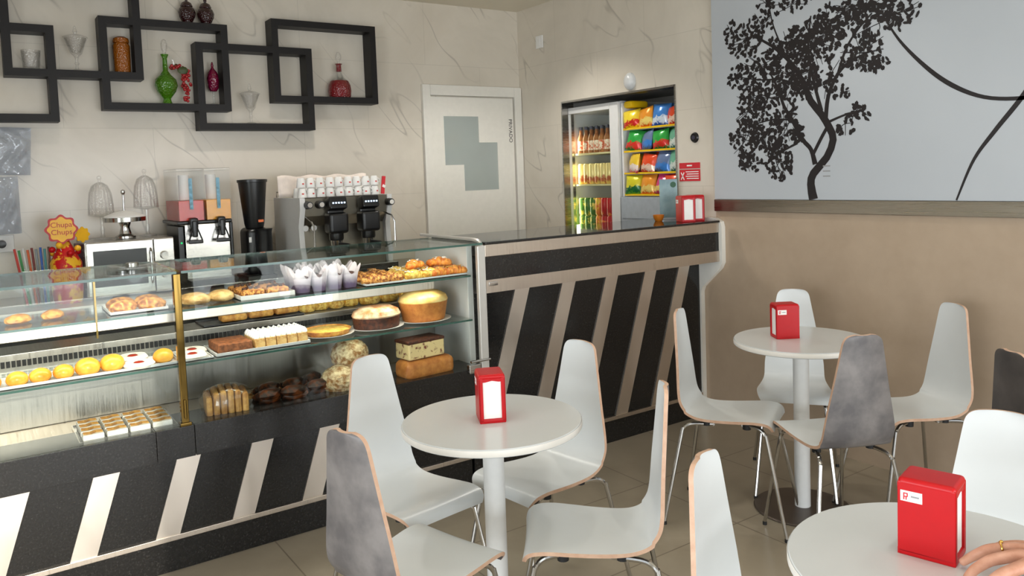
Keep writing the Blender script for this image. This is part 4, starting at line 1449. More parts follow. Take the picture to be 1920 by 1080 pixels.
# ------------------------------------------------------------------ drinks fridge and snack rack in the recess
FX = 3.552
fr = thing('drinks_fridge', 'white glass door drinks fridge in the wall recess', 'fridge', (FX, 4.2, 0))
b = MB()
b.bx(FX + 0.03, FX + 0.5, 4.46, 4.49, 0.02, 1.915)
b.bx(FX + 0.03, FX + 0.5, 3.915, 3.945, 0.02, 1.915)
b.bx(FX + 0.47, FX + 0.5, 3.945, 4.46, 0.02, 1.915)
b.bx(FX + 0.03, FX + 0.47, 3.945, 4.46, 1.87, 1.915)
b.bx(FX + 0.03, FX + 0.47, 3.945, 4.46, 0.02, 0.12)
part(b, 'cabinet', mt['white_metal'], fr)
b = MB()
b.bx(FX, FX + 0.028, 4.435, 4.49, 0.03, 1.912, 0, 0.004)
b.bx(FX, FX + 0.028, 3.915, 4.0, 0.03, 1.912, 0, 0.004)
b.bx(FX, FX + 0.028, 4.0, 4.435, 1.868, 1.912, 0, 0.004)
b.bx(FX, FX + 0.028, 4.0, 4.435, 0.03, 0.12, 0, 0.004)
dr = part(b, 'door_frame', mt['white_metal'], fr)
part(MB().bx(FX + 0.01, FX + 0.016, 4.0, 4.435, 0.12, 1.868), 'door_glass', mt['glass'], dr)
part(MB().bx(FX + 0.035, FX + 0.05, 4.44, 4.458, 0.2, 1.8), 'lamp_tube', M_emit('fridge_lamp', (255, 240, 170), 2.2), fr)
light('fridge_lamp', 'AREA', (FX + 0.06, 4.43, 1.3), (0.5, -1, 0), 2.2, (1.0, 0.93, 0.66), 0.06, 0.9)
fsh = (1.588, 1.368, 1.02, 0.8)
for z in fsh:
    part(MB().bx(FX + 0.05, FX + 0.46, 3.946, 4.459, z - 0.012, z, 0, 0.002), 'shelf', M_plain('cream_wire_shelf', (226, 214, 160), 0.4), fr)

def snack_mat(name, a, c, band):
    t = NT(name).set(0.22, 0.15, 0.6)
    tc = t.n.new('ShaderNodeTexCoord')
    sp_ = t.n.new('ShaderNodeSeparateXYZ')
    t.link(tc.outputs['Object'], sp_.inputs[0])
    nz = t.noise(22, 3, 0.6, 1.0)
    f = t.math('ADD', t.math('MULTIPLY', sp_.outputs[2], 7.0), t.math('MULTIPLY', nz, 0.7))
    t.base(t.ramp(f, [(0.42, lin(a)), (0.5, lin(band)), (0.66, lin(band)), (0.72, lin(c))]))
    return t.mat


mt['juice_label'] = M_two('juice_label', (206, 90, 40), (240, 226, 200), 0.4, 60, 0.45, 0.55, 0.0)
mt['bottle_body'] = M_two('juice_bottle', (120, 66, 34), (196, 132, 70), 0.15, 10, 0.35, 0.65, 0.0)
mt['cap_dark'] = M_plain('dark_cap', (60, 58, 74), 0.3)
mt['can_gold'] = M_two('gold_green_can', (70, 120, 40), (226, 206, 80), 0.25, 26, 0.5, 0.56, 0.0)
mt['can_red'] = M_two('red_can', (190, 24, 30), (236, 130, 60), 0.25, 24, 0.55, 0.62, 0.0)
mt['can_orange'] = M_two('orange_can', (232, 120, 30), (246, 200, 60), 0.25, 24, 0.5, 0.58, 0.0)
mt['can_pale'] = snack_mat('pale_can', (222, 186, 90), (240, 216, 140), (196, 104, 62))


def bottle():
    o = MB().lathe([(0, 0), (0.024, 0), (0.026, 0.006), (0.026, 0.1), (0.012, 0.14), (0.011, 0.172), (0, 0.172)], n=20).build('juice_bottle', mt['bottle_body'])
    MB().lathe([(0.0264, 0.02), (0.0268, 0.022), (0.0268, 0.085), (0.0264, 0.087)], n=20).build('label', mt['juice_label'], o)
    MB().lathe([(0.013, 0.165), (0.013, 0.188), (0, 0.188)], n=16).build('cap', mt['cap_dark'], o)
    return o


def can(m, h, r=0.029):
    def f():
        o = MB().lathe([(0, 0.004), (r * 0.78, 0), (r, 0.01), (r, h - 0.012), (r * 0.82, h), (r * 0.78, h - 0.004), (0, h - 0.004)], n=24).build('drink_can', mt[m])
        MB().lathe([(0, h - 0.0035), (r * 0.76, h - 0.0035)], n=20).build('lid', mt['chrome'], o)
        return o
    return f


sp, lb = [], []
for j in range(2):
    for i in range(7):
        sp.append((FX + 0.1 + 0.065 * j, 4.418 - 0.057 * i, fsh[0] + 0.0003, R(0, 6)))
        lb.append('small juice bottle on the fridge top shelf, %s, %s from left' % (['front', 'second row'][j], NTH[i]))
row('juice_bottle', 'bottle', 'juice bottles on the top fridge shelf', bottle, sp, lb)
sp, lb = [], []
for j in range(2):
    for i in range(7):
        sp.append((FX + 0.1 + 0.065 * j, 4.418 - 0.06 * i, fsh[1] + 0.0003, R(0, 6)))
        lb.append('pale yellow can on the middle fridge shelf, %s, %s from left' % (['front', 'second row'][j], NTH[i]))
row('drink_can', 'can', 'cans on the middle fridge shelf', can('can_pale', 0.145), sp, lb)
for m, idx, nm in (('can_gold', (0, 1, 2), 'green and gold can'), ('can_orange', (3,), 'orange can'), ('can_red', (4, 5, 6), 'red can')):
    sp, lb = [], []
    for t in range(2):
        for i in idx:
            sp.append((FX + 0.1, 4.418 - 0.06 * i, fsh[2] + 0.0003 + 0.1253 * t, R(0, 6)))
            lb.append('%s on the bottom visible shelf, %s layer, %s from left' % (nm, ['lower', 'upper'][t], NTH[i]))
    for i in idx:
        sp.append((FX + 0.1, 4.418 - 0.06 * i, fsh[3] + 0.0003, R(0, 6)))
        lb.append('%s on the shelf mostly hidden by the bar, %s from left' % (nm, NTH[i]))
    row('drink_can', 'can', nm + 's in the fridge', can(m, 0.125), sp, lb)

cb = thing('recess_cabinet', 'grey white cabinet under the snack rack', 'cabinet', (FX, 3.63, 0))
part(MB().bx(FX, FX + 0.5, 3.358, 3.908, 0.01, 1.282, 0, 0.006), 'body', M_plain('pale_grey_enamel', (176, 184, 192), 0.35), cb)
b = MB()
for z in (1.14, 1.1, 1.06):
    b.bx(FX - 0.003, FX, 3.38, 3.89, z, z + 0.006)
part(b, 'louvre', M_plain('grey_louvre', (146, 154, 162), 0.4), cb)
rk = thing('snack_rack', 'yellow edged rack of snack bags beside the fridge', 'rack', (FX, 3.63, 1.2825))
part(MB().bx(FX + 0.4, FX + 0.42, 3.36, 3.906, 1.283, 1.9), 'back_panel', M_plain('rack_back', (130, 132, 140), 0.5), rk)
part(MB().bx(FX + 0.02, FX + 0.4, 3.89, 3.906, 1.283, 1.9, 0, 0.002), 'side_panel', mt['white_metal'], rk)
part(MB().bx(FX + 0.02, FX + 0.4, 3.36, 3.372, 1.283, 1.9, 0, 0.002), 'side_panel', mt['white_metal'], rk)
mt['yellow'] = M_plain('yellow_rack_edge', (244, 200, 20), 0.4, var=0.04)
rz_ = (1.297, 1.437, 1.58, 1.726)
for z in rz_:
    s = part(MB().bx(FX + 0.03, FX + 0.4, 3.374, 3.888, z - 0.01, z), 'shelf', mt['white_metal'], rk)
    part(MB().bx(FX + 0.02, FX + 0.03, 3.374, 3.888, z - 0.008, z + 0.004, 0, 0.002), 'shelf_edge', mt['yellow'], s)
part(MB().box((FX + 0.1, 3.845, 1.885), (0.16, 0.08, 0.05), 0, 0.02), 'yellow_header', mt['yellow'], rk)


def snack(name, m, h, w):
    b = MB()
    n, k = 12, 14
    vs, fs = [], []
    for side in (-1, 1):
        base = len(vs)
        for j in range(k + 1):
            for i in range(n + 1):
                u, v = i / n, j / k
                e = max(0, math.sin(math.pi * u) * math.sin(math.pi * v)) ** 0.45
                vs.append((side * (0.032 * e + R(-0.002, 0.002) * e), (u - 0.5) * w * (1 - 0.06 * math.sin(math.pi * v)), v * h))
        for j in range(k):
            for i in range(n):
                a = base + j * (n + 1) + i
                q = (a, a + 1, a + n + 2, a + n + 1)
                fs.append(q if side > 0 else q[::-1])
    b.add(vs, fs)
    return b.build(name, m, None, sharp=60)


pal = {'yellow': ((246, 206, 20), (250, 220, 60), (210, 40, 30)), 'green': ((20, 120, 50), (50, 170, 70), (220, 50, 40)), 'orange': ((236, 110, 20), (248, 160, 50), (250, 220, 120)),
       'red': ((206, 30, 24), (236, 80, 40), (246, 214, 190)), 'blue': ((30, 80, 180), (70, 140, 220), (220, 232, 244)), 'teal': ((40, 120, 120), (120, 190, 160), (230, 240, 230)),
       'slate': ((70, 90, 130), (110, 130, 170), (60, 130, 210)), 'pink': ((226, 60, 80), (250, 210, 60), (246, 230, 220)), 'magenta': ((180, 30, 90), (220, 70, 130), (250, 220, 120)), 'lime': ((90, 170, 40), (230, 220, 50), (30, 110, 60))}
sm = {k: snack_mat(k + '_snack_bag', *v) for k, v in pal.items()}
rows = [(['lime', 'orange', 'orange', 'red'], rz_[0]), (['pink', 'red', 'slate', 'teal'], rz_[1]), (['green', 'slate', 'green', 'teal'], rz_[2]), (['yellow', 'orange', 'blue', 'red'], rz_[3])]
rows[0][0][2] = 'magenta'
rn = ['bottom', 'third', 'second', 'top']
for ri, (cs, z) in enumerate(rows):
    for ci, cn in enumerate(cs):
        for dp in range(2):
            s = snack('snack_bag', sm[cn], 0.134, 0.138)
            s.location = (FX + 0.035 + dp * 0.085, 3.815 - 0.127 * ci, z + 0.0003)
            s.rotation_euler = (R(-0.2, 0.2), 0.1 + R(0, 0.14), R(-0.4, 0.4))
            s.scale = (1.0, R(0.92, 1.05), R(0.9, 1.08))
            tag(s, '%s snack bag on %s rack shelf, %s from left, %s' % (cn, rn[ri], NTH[ci], ['front', 'second layer'][dp]), 'snack bag', 'snack bags on the rack')

# wall fittings on the right wall
o = thing('wall_speaker', 'small black round fitting on the marble wall', 'wall fitting', (XC - 0.0005, 3.204, 1.633))
MB().lathe([(0, 0.014), (0.024, 0.012), (0.031, 0.0)], n=28).build('disc', mt['black'], o, (0, 0, 0), (0, math.radians(-90), 0))
MB().lathe([(0, 0.0165), (0.011, 0.0155), (0.012, 0.013)], n=20).build('centre', mt['cap_dark'], o, (0, 0, 0), (0, math.radians(-90), 0))
o = thing('light_switch', 'small white switch plate high on the marble wall', 'switch', (XC - 0.0005, 4.676, 2.413))
MB().bx(-0.01, 0, -0.04, 0.04, -0.045, 0.045, 0, 0.003).build('plate', mt['white'], o)
MB().bx(-0.014, -0.01, -0.018, 0.018, -0.03, 0.03, 0, 0.002).build('rocker', mt['white'], o)
o = thing('wall_lamp', 'white oval wall lamp above the drinks recess', 'wall lamp', (XC - 0.0005, 3.73, 2.018))
MB().ball((-0.006, 0, 0), (0.036, 0.046, 0.056), 0, 3, 0.0).build('globe', M_plain('opal_glass', (206, 208, 208), 0.3), o)
MB().lathe([(0, 0.016), (0.034, 0.014), (0.036, 0.0)], n=24).build('base', mt['white'], o, (0, 0, 0), (0, math.radians(-90), 0))
RW = Matrix(((0, 0, -1, 0), (-1, 0, 0, 0), (0, 1, 0, 0), (0, 0, 0, 1)))   # text plane facing -X
o = thing('wall_sign', 'red notice with white cross symbol on marble wall', 'sign', (XC - 0.0005, 3.248, 1.43))
MB().bx(-0.003, 0, -0.08, 0.08, -0.05, 0.018).build('panel', mt['red_print'], o)
MB().bx(-0.003, 0, -0.08, 0.08, 0.024, 0.058).build('header', mt['red_print'], o)
b = MB()
b.box((-0.0035, 0.055, -0.02), (0.001, 0.006, 0.05), 0, 0, Matrix.Rotation(0.5, 4, 'X'))
b.box((-0.0035, 0.055, -0.02), (0.001, 0.006, 0.05), 0, 0, Matrix.Rotation(-0.5, 4, 'X'))
b.build('cross_symbol', mt['paper'], o)
b = MB()
for i in range(4):
    b.bx(-0.004, -0.003, -0.07, 0.03 - 0.008 * (i % 2), 0.002 - 0.013 * i, 0.007 - 0.013 * i)
b.bx(-0.004, -0.003, -0.02, 0.02, 0.037, 0.045)
b.build('printed_lines', mt['paper'], o)

# ------------------------------------------------------------------ things on the bar
ZBAR = 1.1584
o = thing('menu_stand', 'pale blue menu card standing on the bar', 'menu stand', (3.39, 3.315, ZBAR), math.radians(-34))
mt['teal_card'] = M_two('teal_card', (112, 142, 150), (156, 182, 184), 0.4, 6, 0.35, 0.65, 0.0)
MB().box((0, 0, 0.006), (0.1, 0.06, 0.012), 0, 0.003).build('base', mt['clear_glass'], o)
MB().box((0, 0, 0.125), (0.105, 0.004, 0.225), 0, 0.001).build('card', mt['teal_card'], o)
MB().prism(flower(0.017, 0.0), 0.001, Matrix.Translation((0.028, -0.0021, 0.205)) @ RF).build('emblem', M_plain('green_emblem', (30, 84, 52), 0.5), o)
tag(MB().lathe([(0, 0), (0.02, 0), (0.03, 0.02), (0.032, 0.036), (0.028, 0.036), (0.02, 0.006), (0, 0.006)], n=24).build('orange_dish', M_plain('orange_plastic', (206, 120, 30), 0.4), None, (3.27, 3.28, ZBAR)),
    'small orange dish beside the menu card on the bar', 'dish')


def napkin_box(label, loc, rz):
    """front (napkin mouth) faces local -y"""
    w, dp, h = 0.08, 0.098, 0.145
    t = thing('napkin_dispenser', label, 'napkin dispenser', loc, rz, 'red napkin dispensers')
    b = MB()
    wall = 0.007
    b.bx(-w / 2, -w / 2 + wall, -dp / 2, dp / 2, 0.004, h - 0.006, 0, 0.003)
    b.bx(w / 2 - wall, w / 2, -dp / 2, dp / 2, 0.004, h - 0.006, 0, 0.003)
    b.box((0, 0, h - 0.008), (w, dp, 0.018), 0, 0.008, None, 3)
    b.box((0, 0, 0.006), (w, dp, 0.014), 0, 0.004)
    for sgn in (-1, 1):
        y0, y1 = sgn * (dp / 2 - 0.006), sgn * (dp / 2)
        b.bx(-w / 2 + 0.001, -w / 2 + 0.013, min(y0, y1), max(y0, y1), 0.004, h - 0.01, 0, 0.002)
        b.bx(w / 2 - 0.013, w / 2 - 0.001, min(y0, y1), max(y0, y1), 0.004, h - 0.01, 0, 0.002)
        # arched lip at top and bottom
        for zz, up in ((h - 0.022, -1), (0.012, 1)):
            pts = [(-w / 2 + 0.002, zz - up * 0.012), (w / 2 - 0.002, zz - up * 0.012), (w / 2 - 0.002, zz), (0.02, zz), (0, zz - up * 0.004), (-0.02, zz), (-w / 2 + 0.002, zz)]
            b.prism(pts if up < 0 else pts[::-1], 0.005, Matrix.Translation((0, max(y0, y1), 0)) @ RF)
    b.build('body', mt['red'], t)
    for sgn in (-1, 1):
        MB().box((0, sgn * (dp / 2 - 0.011), h / 2 - 0.004), (w - 0.018, 0.012, h - 0.028), 0, 0.003).build('napkins', mt['paper'], t)
    for sd in (-1, 1):
        X = w / 2
        def pl(y0, y1, z0, z1, k):
            xa, xb = sorted((sd * (X + 0.0006 * k), sd * (X + 0.0006 * (k + 1))))
            ya, yb = sorted((-sd * y0, -sd * y1))
            return (xa, xb, ya, yb, h + z0, h + z1)
        q = MB().bx(*pl(0.006, 0.043, -0.042, -0.022, 0)).build('sticker', mt['paper'], t)
        c = MB()
        c.bx(*pl(0.036, 0.038, -0.039, -0.026, 1))
        c.bx(*pl(0.031, 0.036, -0.028, -0.026, 1))
        c.bx(*pl(0.030, 0.032, -0.033, -0.026, 1))
        c.bx(*pl(0.031, 0.036, -0.034, -0.032, 1))
        c.bx(*pl(0.032, 0.034, -0.039, -0.034, 1))
        c.build('sticker_logo', mt['red_print'], q)
        MB().bx(*pl(0.011, 0.025, -0.033, -0.030, 1)).build('sticker_lines', mt['grey_card'], q)
    return t


napkin_box('red napkin box on the bar, left of the pair', (3.292, 3.09, ZBAR), math.radians(-26))
napkin_box('red napkin box on the bar, right of the pair', (3.387, 3.11, ZBAR), math.radians(-26))

# ------------------------------------------------------------------ cafe tables
ZT = 0.727


def table(x, y, label):
    t = thing('cafe_table', label, 'table', (x, y, 0), 0, 'round white cafe tables')
    MB().lathe([(0, ZT - 0.024), (0.267, ZT - 0.024), (0.27, ZT - 0.022), (0.27, ZT - 0.002), (0.268, ZT), (0, ZT)], n=72).build('tabletop', [mt['tabletop']], t)
    MB().lathe([(0.2705, ZT - 0.021), (0.2715, ZT - 0.019), (0.2715, ZT - 0.005), (0.2705, ZT - 0.003)], n=72).build('edge_band', mt['tableedge'], t)
    MB().lathe([(0.0, 0.012), (0.032, 0.012), (0.032, ZT - 0.03), (0, ZT - 0.03)], n=28).build('pillar', mt['white_metal'], t)
    MB().lathe([(0, 0), (0.195, 0), (0.2, 0.004), (0.195, 0.009), (0.04, 0.012), (0, 0.012)], n=48).build('base', M_plain('dark_steel_base', (92, 82, 74), 0.35, 0.6), t)
    MB().lathe([(0.033, ZT - 0.03), (0.09, ZT - 0.028), (0.09, ZT - 0.0242), (0, ZT - 0.0242)], n=28).build('top_plate', mt['white_metal'], t)


T1, T2, T3 = (1.251, 1.975), (2.83, 2.028), (1.412, 0.715)
table(*T1, 'white round table in front of the pastry case')
table(*T2, 'white round table by the taupe wall')
table(*T3, 'white round table in the front right corner, nearest camera')
napkin_box('red napkin box on the table in front of the pastry case', (1.252, 1.98, ZT + 0.0003), math.atan2(1.918 - 1.955, 1.257 - 1.178))
napkin_box('red napkin box on the table by the taupe wall', (2.812, 2.092, ZT + 0.0003), math.atan2(2.087 - 2.14, 2.757 - 2.795) + 0.05)
napkin_box('large looking red napkin box on the nearest table', (1.436, 0.752, ZT + 0.0003), math.atan2(0.721 - 0.70, 1.493 - 1.41))

# ------------------------------------------------------------------ chairs
# shell centre line (f forward, z up) with half width
CPROF = [(0.176, 0.418, 0.135), (0.17, 0.434, 0.148), (0.152, 0.444, 0.155), (0.11, 0.447, 0.158), (0.05, 0.442, 0.156), (-0.02, 0.436, 0.15), (-0.09, 0.434, 0.143), (-0.135, 0.44, 0.137), (-0.168, 0.456, 0.134),
         (-0.19, 0.485, 0.133), (-0.2, 0.52, 0.131), (-0.206, 0.58, 0.121), (-0.212, 0.66, 0.105), (-0.218, 0.74, 0.09), (-0.223, 0.81, 0.077), (-0.2255, 0.836, 0.071), (-0.2268, 0.85, 0.062), (-0.2275, 0.858, 0.048), (-0.2278, 0.8615, 0.028)]


def spline(P, n):
    out = []
    m = len(P) - 1
    for i in range(n + 1):
        u = i / n * m
        k = min(int(u), m - 1)
        t = u - k
        p0, p1, p2, p3 = P[max(k - 1, 0)], P[k], P[k + 1], P[min(k + 2, m)]
        out.append(tuple(0.5 * ((2 * b_) + (-a + c) * t + (2 * a - 5 * b_ + 4 * c - d_) * t * t + (-a + 3 * b_ - 3 * c + d_) * t ** 3) for a, b_, c, d_ in zip(p0, p1, p2, p3)))
    return out


def chair_shell():
    L = spline(CPROF, 72)
    nw = 14
    th = 0.0055
    top, bot = [], []
    vs = []
    for i, (f, z, w) in enumerate(L):
        a, c = L[max(i - 1, 0)], L[min(i + 1, len(L) - 1)]
        t = Vector((a[0] - c[0], 0, a[1] - c[1])).normalized()      # pointing to the front
        nrm = Vector((-t.z, 0, t.x))                                 # sitter side
        if nrm.z < 0 and z < 0.46:
            nrm = -nrm
        if z >= 0.46 and nrm.x < 0:
            nrm = -nrm
        for k in range(nw + 1):
            s = -1 + 2 * k / nw
            curve = 0.012 * s * s * min(1, max(0, (0.9 - abs(z - 0.62)) )) if z > 0.46 else 0.004 * s * s
            p = Vector((f, s * w, z)) + nrm * curve
            vs.append((p + nrm * th, p - nrm * th))
    n = nw + 1
    V = [a for a, _ in vs] + [b_ for _, b_ in vs]
    N = len(vs)
    F, Mi = [], []
    for i in range(len(L) - 1):
        for k in range(nw):
            q = (i * n + k, i * n + k + 1, (i + 1) * n + k + 1, (i + 1) * n + k)
            F.append(q)
            Mi.append(0)
            F.append(tuple(N + j for j in q[::-1]))
            Mi.append(1)
        for k in (0, nw):
            F.append((i * n + k, (i + 1) * n + k, N + (i + 1) * n + k, N + i * n + k))
            Mi.append(2)
    for i in (0, len(L) - 1):
        for k in range(nw):
            F.append((i * n + k, i * n + k + 1, N + i * n + k + 1, N + i * n + k))
            Mi.append(2)
    b = MB()
    b.add(V, F)
    b.m = Mi
    return b


def make_chair(front, back):
    t = thing('cafe_chair', '', 'chair')
    chair_shell().build('seat_shell', [mt[front], mt[back], mt['ply']], t, sharp=50)
    for sx, (ff, fs_, zz) in (('f', (0.232, 0.165, 0.0)), ('r', (-0.245, 0.19, 0.0))):
        for s in (-1, 1):
            if sx == 'f':
                p = [(0.06, s * 0.1, 0.424), (0.11, s * 0.115, 0.423), (0.135, s * 0.122, 0.415), (0.15, s * 0.127, 0.397), (0.158, s * 0.13, 0.37), (0.232, s * 0.165, 0.012)]
            else:
                p = [(-0.06, s * 0.1, 0.414), (-0.13, s * 0.12, 0.414), (-0.158, s * 0.13, 0.407), (-0.174, s * 0.137, 0.39), (-0.181, s * 0.141, 0.365), (-0.245, s * 0.19, 0.012)]
            p = spline(p, 20)
            l = MB().tube(p, 0.0075, 10).build('leg', mt['chrome'], t)
            MB().cyl((ff, s * fs_, 0.0), (ff, s * fs_, 0.014), 0.0085, 0.0085, 12).build('foot_cap', mt['rubber'], l)
            q = MB()
            q.cyl((0.075 if sx == 'f' else -0.085, s * 0.104, 0.409), (0.075 if sx == 'f' else -0.085, s * 0.104, 0.4345), 0.016, 0.016, 14)
            q.build('mount_pad', mt['rubber'], t)
    b = MB()
    b.tube([(0.06, -0.1, 0.422), (0.06, 0.1, 0.422)], 0.0075, 8)
    b.tube([(-0.06, -0.1, 0.413), (-0.06, 0.1, 0.413)], 0.0075, 8)
    b.build('cross_tube', mt['chrome'], t)
    return t


chairs = [
    ('A', 1.118, 2.258, 279, 'white chair between pastry case and the front table, facing camera'),
    ('B', 0.915, 1.83, 17, 'chair with mottled grey back at left of the front table'),
    ('C', 1.535, 2.13, 188, 'white chair behind the front table, beside the granite bar'),
    ('D', 1.388, 1.698, 142, 'white chair seen from its side, right of front table'),
    ('E', 2.552, 2.157, 298, 'white chair left of the far table, before the bar end'),
    ('F', 3.04, 2.215, 216, 'white chair behind the far table against taupe wall'),
    ('G', 2.615, 1.745, 62, 'chair with mottled grey back at the far table'),
    ('H', 3.11, 1.725, 157, 'white chair at right of the far table, facing left'),
    ('I', 1.765, 0.775, 205, 'white chair behind the nearest table'),
    ('J', 1.301, 0.911, 290, 'white chair left of the nearest table, back edge showing'),
    ('K', 2.80, 1.01, 330, 'dark grey chair cut off by the right photo edge'),
]
proto = None
for k, x, y, a, lab in chairs:
    if k == 'K':
        c = make_chair('dark_lam', 'dark_lam')
        c.location, c.rotation_euler = (x, y, 0), (0, 0, math.radians(a))
        c['label'] = lab
    elif proto is None:
        proto = make_chair('laminate', 'grey_lam')
        proto.location, proto.rotation_euler = (x, y, 0), (0, 0, math.radians(a))
        proto['label'] = lab
        proto['group'] = 'white plywood cafe chairs'
    else:
        dup(proto, (x, y, 0), math.radians(a), lab, 'white plywood cafe chairs')

# ------------------------------------------------------------------ mural
mu = thing('wall_mural', 'large mural with black tree silhouette on pale wall', 'mural', (XC, 1.0, 1.276))
part(MB().bx(XC - 0.02, XC - 0.001, YF + 0.01, 3.046, 1.276, ZC - 0.002), 'panel', mt['mural'], mu)
BR = [[(2.41, 1.278, 0.052), (2.424, 1.354, 0.044), (2.408, 1.408, 0.042), (2.333, 1.485, 0.039), (2.297, 1.569, 0.039), (2.316, 1.627, 0.039), (2.359, 1.696, 0.036), (2.418, 1.767, 0.036), (2.448, 1.836, 0.034), (2.493, 1.922, 0.026), (2.554, 1.997, 0.021), (2.651, 2.079, 0.016), (2.751, 2.137, 0.01)],
      [(2.398, 1.453, 0.029), (2.421, 1.528, 0.023), (2.467, 1.579, 0.023), (2.528, 1.683, 0.021), (2.575, 1.755, 0.018), (2.606, 1.84, 0.016), (2.653, 1.928, 0.01)],
      [(2.407, 1.506, 0.018), (2.361, 1.583, 0.018), (2.328, 1.633, 0.018)],
      [(2.336, 1.676, 0.023), (2.32, 1.784, 0.021), (2.27, 1.881, 0.018), (2.2, 1.935, 0.013), (2.092, 1.969, 0.008)],
      [(2.359, 1.714, 0.021), (2.402, 1.871, 0.016), (2.429, 2.032, 0.013), (2.412, 2.186, 0.008)],
      [(2.27, 1.881, 0.013), (2.227, 1.989, 0.013), (2.171, 2.068, 0.01), (2.091, 2.14, 0.008)],
      [(2.316, 1.659, 0.013), (2.23, 1.685, 0.01), (2.134, 1.702, 0.008)],
      [(2.498, 1.564, 0.013), (2.595, 1.522, 0.01), (2.696, 1.456, 0.008)], [(2.528, 1.683, 0.01), (2.658, 1.693, 0.008), (2.831, 1.663, 0.005)],
      [(2.448, 1.836, 0.016), (2.588, 1.893, 0.01), (2.721, 1.908, 0.008), (2.861, 1.939, 0.005)], [(2.554, 1.997, 0.01), (2.632, 2.172, 0.008), (2.663, 2.315, 0.005)]]
CL = [(2.143, 2.174, 0.149, 0.081, 110), (1.964, 2.128, 0.108, 0.068, 40), (2.065, 2.075, 0.162, 0.054, 30), (2.145, 1.977, 0.122, 0.095, 60), (2.079, 1.906, 0.068, 0.041, 25), (2.399, 2.054, 0.162, 0.135, 120),
      (2.522, 2.046, 0.162, 0.108, 130), (2.493, 1.882, 0.135, 0.108, 120), (2.821, 2.134, 0.122, 0.095, 70), (2.716, 2.187, 0.081, 0.081, 30), (2.91, 2.191, 0.054, 0.054, 10), (2.861, 1.939, 0.081, 0.068, 35),
      (2.72, 1.964, 0.135, 0.095, 80), (2.793, 1.774, 0.108, 0.108, 70), (2.689, 1.821, 0.108, 0.081, 60), (2.833, 1.605, 0.095, 0.108, 75), (2.693, 1.625, 0.108, 0.108, 80), (2.612, 1.481, 0.095, 0.108, 75),
      (2.8, 1.474, 0.081, 0.054, 35), (2.56, 1.671, 0.081, 0.108, 50), (2.497, 1.613, 0.041, 0.054, 25), (2.175, 1.681, 0.068, 0.054, 22), (2.229, 1.787, 0.027, 0.027, 6), (2.231, 1.622, 0.054, 0.041, 12),
      (2.55, 2.265, 0.162, 0.041, 30), (2.68, 2.304, 0.054, 0.041, 10), (2.31, 2.117, 0.108, 0.108, 60), (2.313, 1.86, 0.081, 0.108, 35)]
CU = [[(2.052, 2.145, 0.006), (1.964, 1.998, 0.012), (1.845, 1.863, 0.018), (1.731, 1.769, 0.02), (1.602, 1.706, 0.016), (1.461, 1.688, 0.016), (1.33, 1.704, 0.014), (1.208, 1.76, 0.012), (1.06, 1.86, 0.008)],
      [(1.714, 1.278, 0.008), (1.644, 1.447, 0.013), (1.56, 1.565, 0.018), (1.461, 1.69, 0.02), (1.385, 1.813, 0.018), (1.331, 1.928, 0.014), (1.28, 2.06, 0.008)]]


def ribbon(b, pts, x, n=24):
    P = spline(pts, n)
    vs, fs = [], []
    for i, (y, z, w) in enumerate(P):
        a, c = P[max(i - 1, 0)], P[min(i + 1, n)]
        t = Vector((c[0] - a[0], c[1] - a[1])).normalized()
        vs += [(x, y - t.y * w / 2, z + t.x * w / 2), (x, y + t.y * w / 2, z - t.x * w / 2)]
    for i in range(n):
        fs.append((2 * i, 2 * i + 1, 2 * i + 3, 2 * i + 2))
    b.add(vs, fs)


b = MB()
for i, br in enumerate(BR):
    ribbon(b, br, XC - 0.0206 - 0.00002 * i)
rr = random.Random(3)
tips = []
for (cy, cz, ry, rz, n) in CL:
    for i in range(int(n * 1.15)):
        a, q = rr.uniform(0, 6.283), rr.random() ** 0.6
        y, z = cy + ry * q * math.cos(a), cz + rz * q * math.sin(a)
        l, wd, an = rr.uniform(0.011, 0.019), rr.uniform(0.006, 0.0115), rr.uniform(0, 6.283)
        vs = []
        for k in range(6):
            th = k * math.pi / 3
            u, v = l * math.cos(th), wd * math.sin(th)
            vs.append((XC - 0.0212 - rr.uniform(0, 0.0004), y + u * math.cos(an) - v * math.sin(an), z + u * math.sin(an) + v * math.cos(an)))
        b.add(vs, [tuple(range(6))])
    for i in range(max(2, n // 12)):
        a = rr.uniform(0, 6.283)
        p = [(cy + ry * 0.9 * math.cos(a), cz + rz * 0.9 * math.sin(a), 0.003), (cy + rr.uniform(-0.02, 0.02), cz + rr.uniform(-0.02, 0.02), 0.004), (cy - ry * 0.9 * math.cos(a + rr.uniform(-0.6, 0.6)), cz - rz * 0.9 * math.sin(a), 0.003)]
        ribbon(b, p, XC - 0.02085 - 0.00001 * i, 8)
part(b, 'tree_print', mt['ink'], mu)
b = MB()
for z_ in (1.44, 1.415, 1.39):
    b.bx(XC - 0.0208, XC - 0.0201, 2.315, 2.355, z_, z_ + 0.006)
part(b, 'caption_lines', mt['grey_card'], mu)
for c in CU:
    b = MB()
    ribbon(b, c, XC - 0.0209, 40)
    part(b, 'curve_print', mt['ink'], mu)

# ------------------------------------------------------------------ person: hand reaching to the napkin box
skin = M_two('skin', (188, 134, 108), (208, 158, 134), 0.5, 30, 0.35, 0.65, 0.08, 0.4)
pe = thing('person', 'hand with gold ring reaching to napkin box on nearest table', 'person', (1.5, 0.5, 0.727))
J = {}
jv, je, jr = [], [], []


def joint(p, r, parent=None):
    jv.append(Vector(p) - Vector((1.5, 0.5, 0.727)))
    jr.append(r)
    if parent is not None:
        je.append((parent, len(jv) - 1))
    return len(jv) - 1


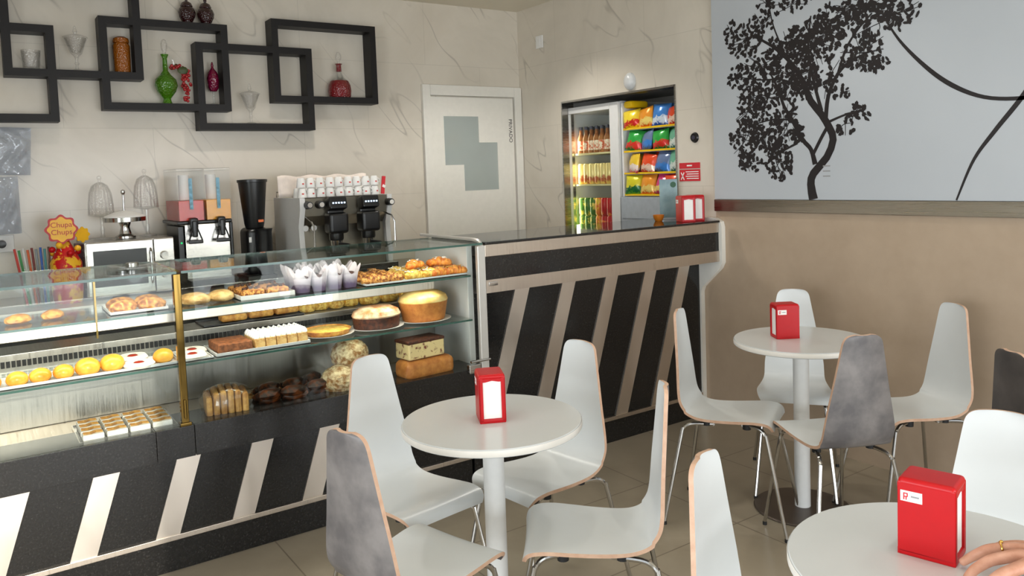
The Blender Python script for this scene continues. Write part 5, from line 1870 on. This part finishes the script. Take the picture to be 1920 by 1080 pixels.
el = joint((1.66, 0.21, 0.78), 0.042)
fa = joint((1.605, 0.32, 0.784), 0.038, el)
wr = joint((1.535, 0.435, 0.776), 0.027, fa)
pm = joint((1.487, 0.515, 0.772), 0.031, wr)
kn = joint((1.462, 0.56, 0.774), 0.03, pm)
for name, pts in dict(ring=[(1.461, 0.62, 0.778), (1.436, 0.654, 0.77), (1.427, 0.675, 0.752), (1.412, 0.69, 0.737)],
                      middle=[(1.433, 0.604, 0.78), (1.393, 0.632, 0.772), (1.373, 0.648, 0.755), (1.358, 0.655, 0.737)],
                      index=[(1.408, 0.582, 0.778), (1.36, 0.598, 0.772), (1.334, 0.61, 0.756), (1.322, 0.617, 0.737)],
                      pinky=[(1.491, 0.62, 0.774), (1.478, 0.652, 0.764), (1.473, 0.668, 0.75), (1.468, 0.679, 0.736)]).items():
    p = kn
    for q, r in zip(pts, (0.0118, 0.0102, 0.0088, 0.0072)):
        p = joint(q, r * (0.88 if name == 'pinky' else 1), p)
p = joint((1.43, 0.535, 0.765), 0.015, pm)
p = joint((1.375, 0.545, 0.755), 0.011, p)
p = joint((1.325, 0.567, 0.738), 0.0085, p)
me = bpy.data.meshes.new('hand_and_forearm')
me.from_pydata(jv, je, [])
me.materials.append(skin)
ho = bpy.data.objects.new('hand_and_forearm', me)
COL.objects.link(ho)
ho.parent = pe
sk = ho.modifiers.new('skin', 'SKIN')
for i, r in enumerate(jr):
    d_ = me.skin_vertices[0].data[i]
    d_.radius = (r, r * (0.72 if i in (pm, kn) else 1.0))
    d_.use_root = i == 0
sk.use_smooth_shade = True
sb = ho.modifiers.new('subdivision', 'SUBSURF')
sb.levels = sb.render_levels = 2
c0, c1 = Vector((1.461, 0.62, 0.778)), Vector((1.436, 0.654, 0.77))
ax = (c1 - c0).normalized()
cc = c0.lerp(c1, 0.5) - Vector((1.5, 0.5, 0.727))
u = ax.orthogonal().normalized()
v = ax.cross(u)
b = MB()
b.tube([cc + (u * math.cos(2 * math.pi * k / 24) + v * math.sin(2 * math.pi * k / 24)) * 0.0108 for k in range(25)], 0.0018, 8, 0, False)
b.ball(cc + Vector((0, 0, 0.0125)), 0.003, 0, 2)
b.build('ring', M_plain('gold', (224, 178, 92), 0.18, 1.0), pe)
b = MB().tube([Vector(q) - Vector((1.5, 0.5, 0.727)) for q in ((1.59, 0.345, 0.784), (1.63, 0.27, 0.785), (1.69, 0.15, 0.79))], [0.05, 0.055, 0.06], 20)
b.build('sleeve', M_plain('dark_sleeve', (60, 58, 66), 0.8), pe)
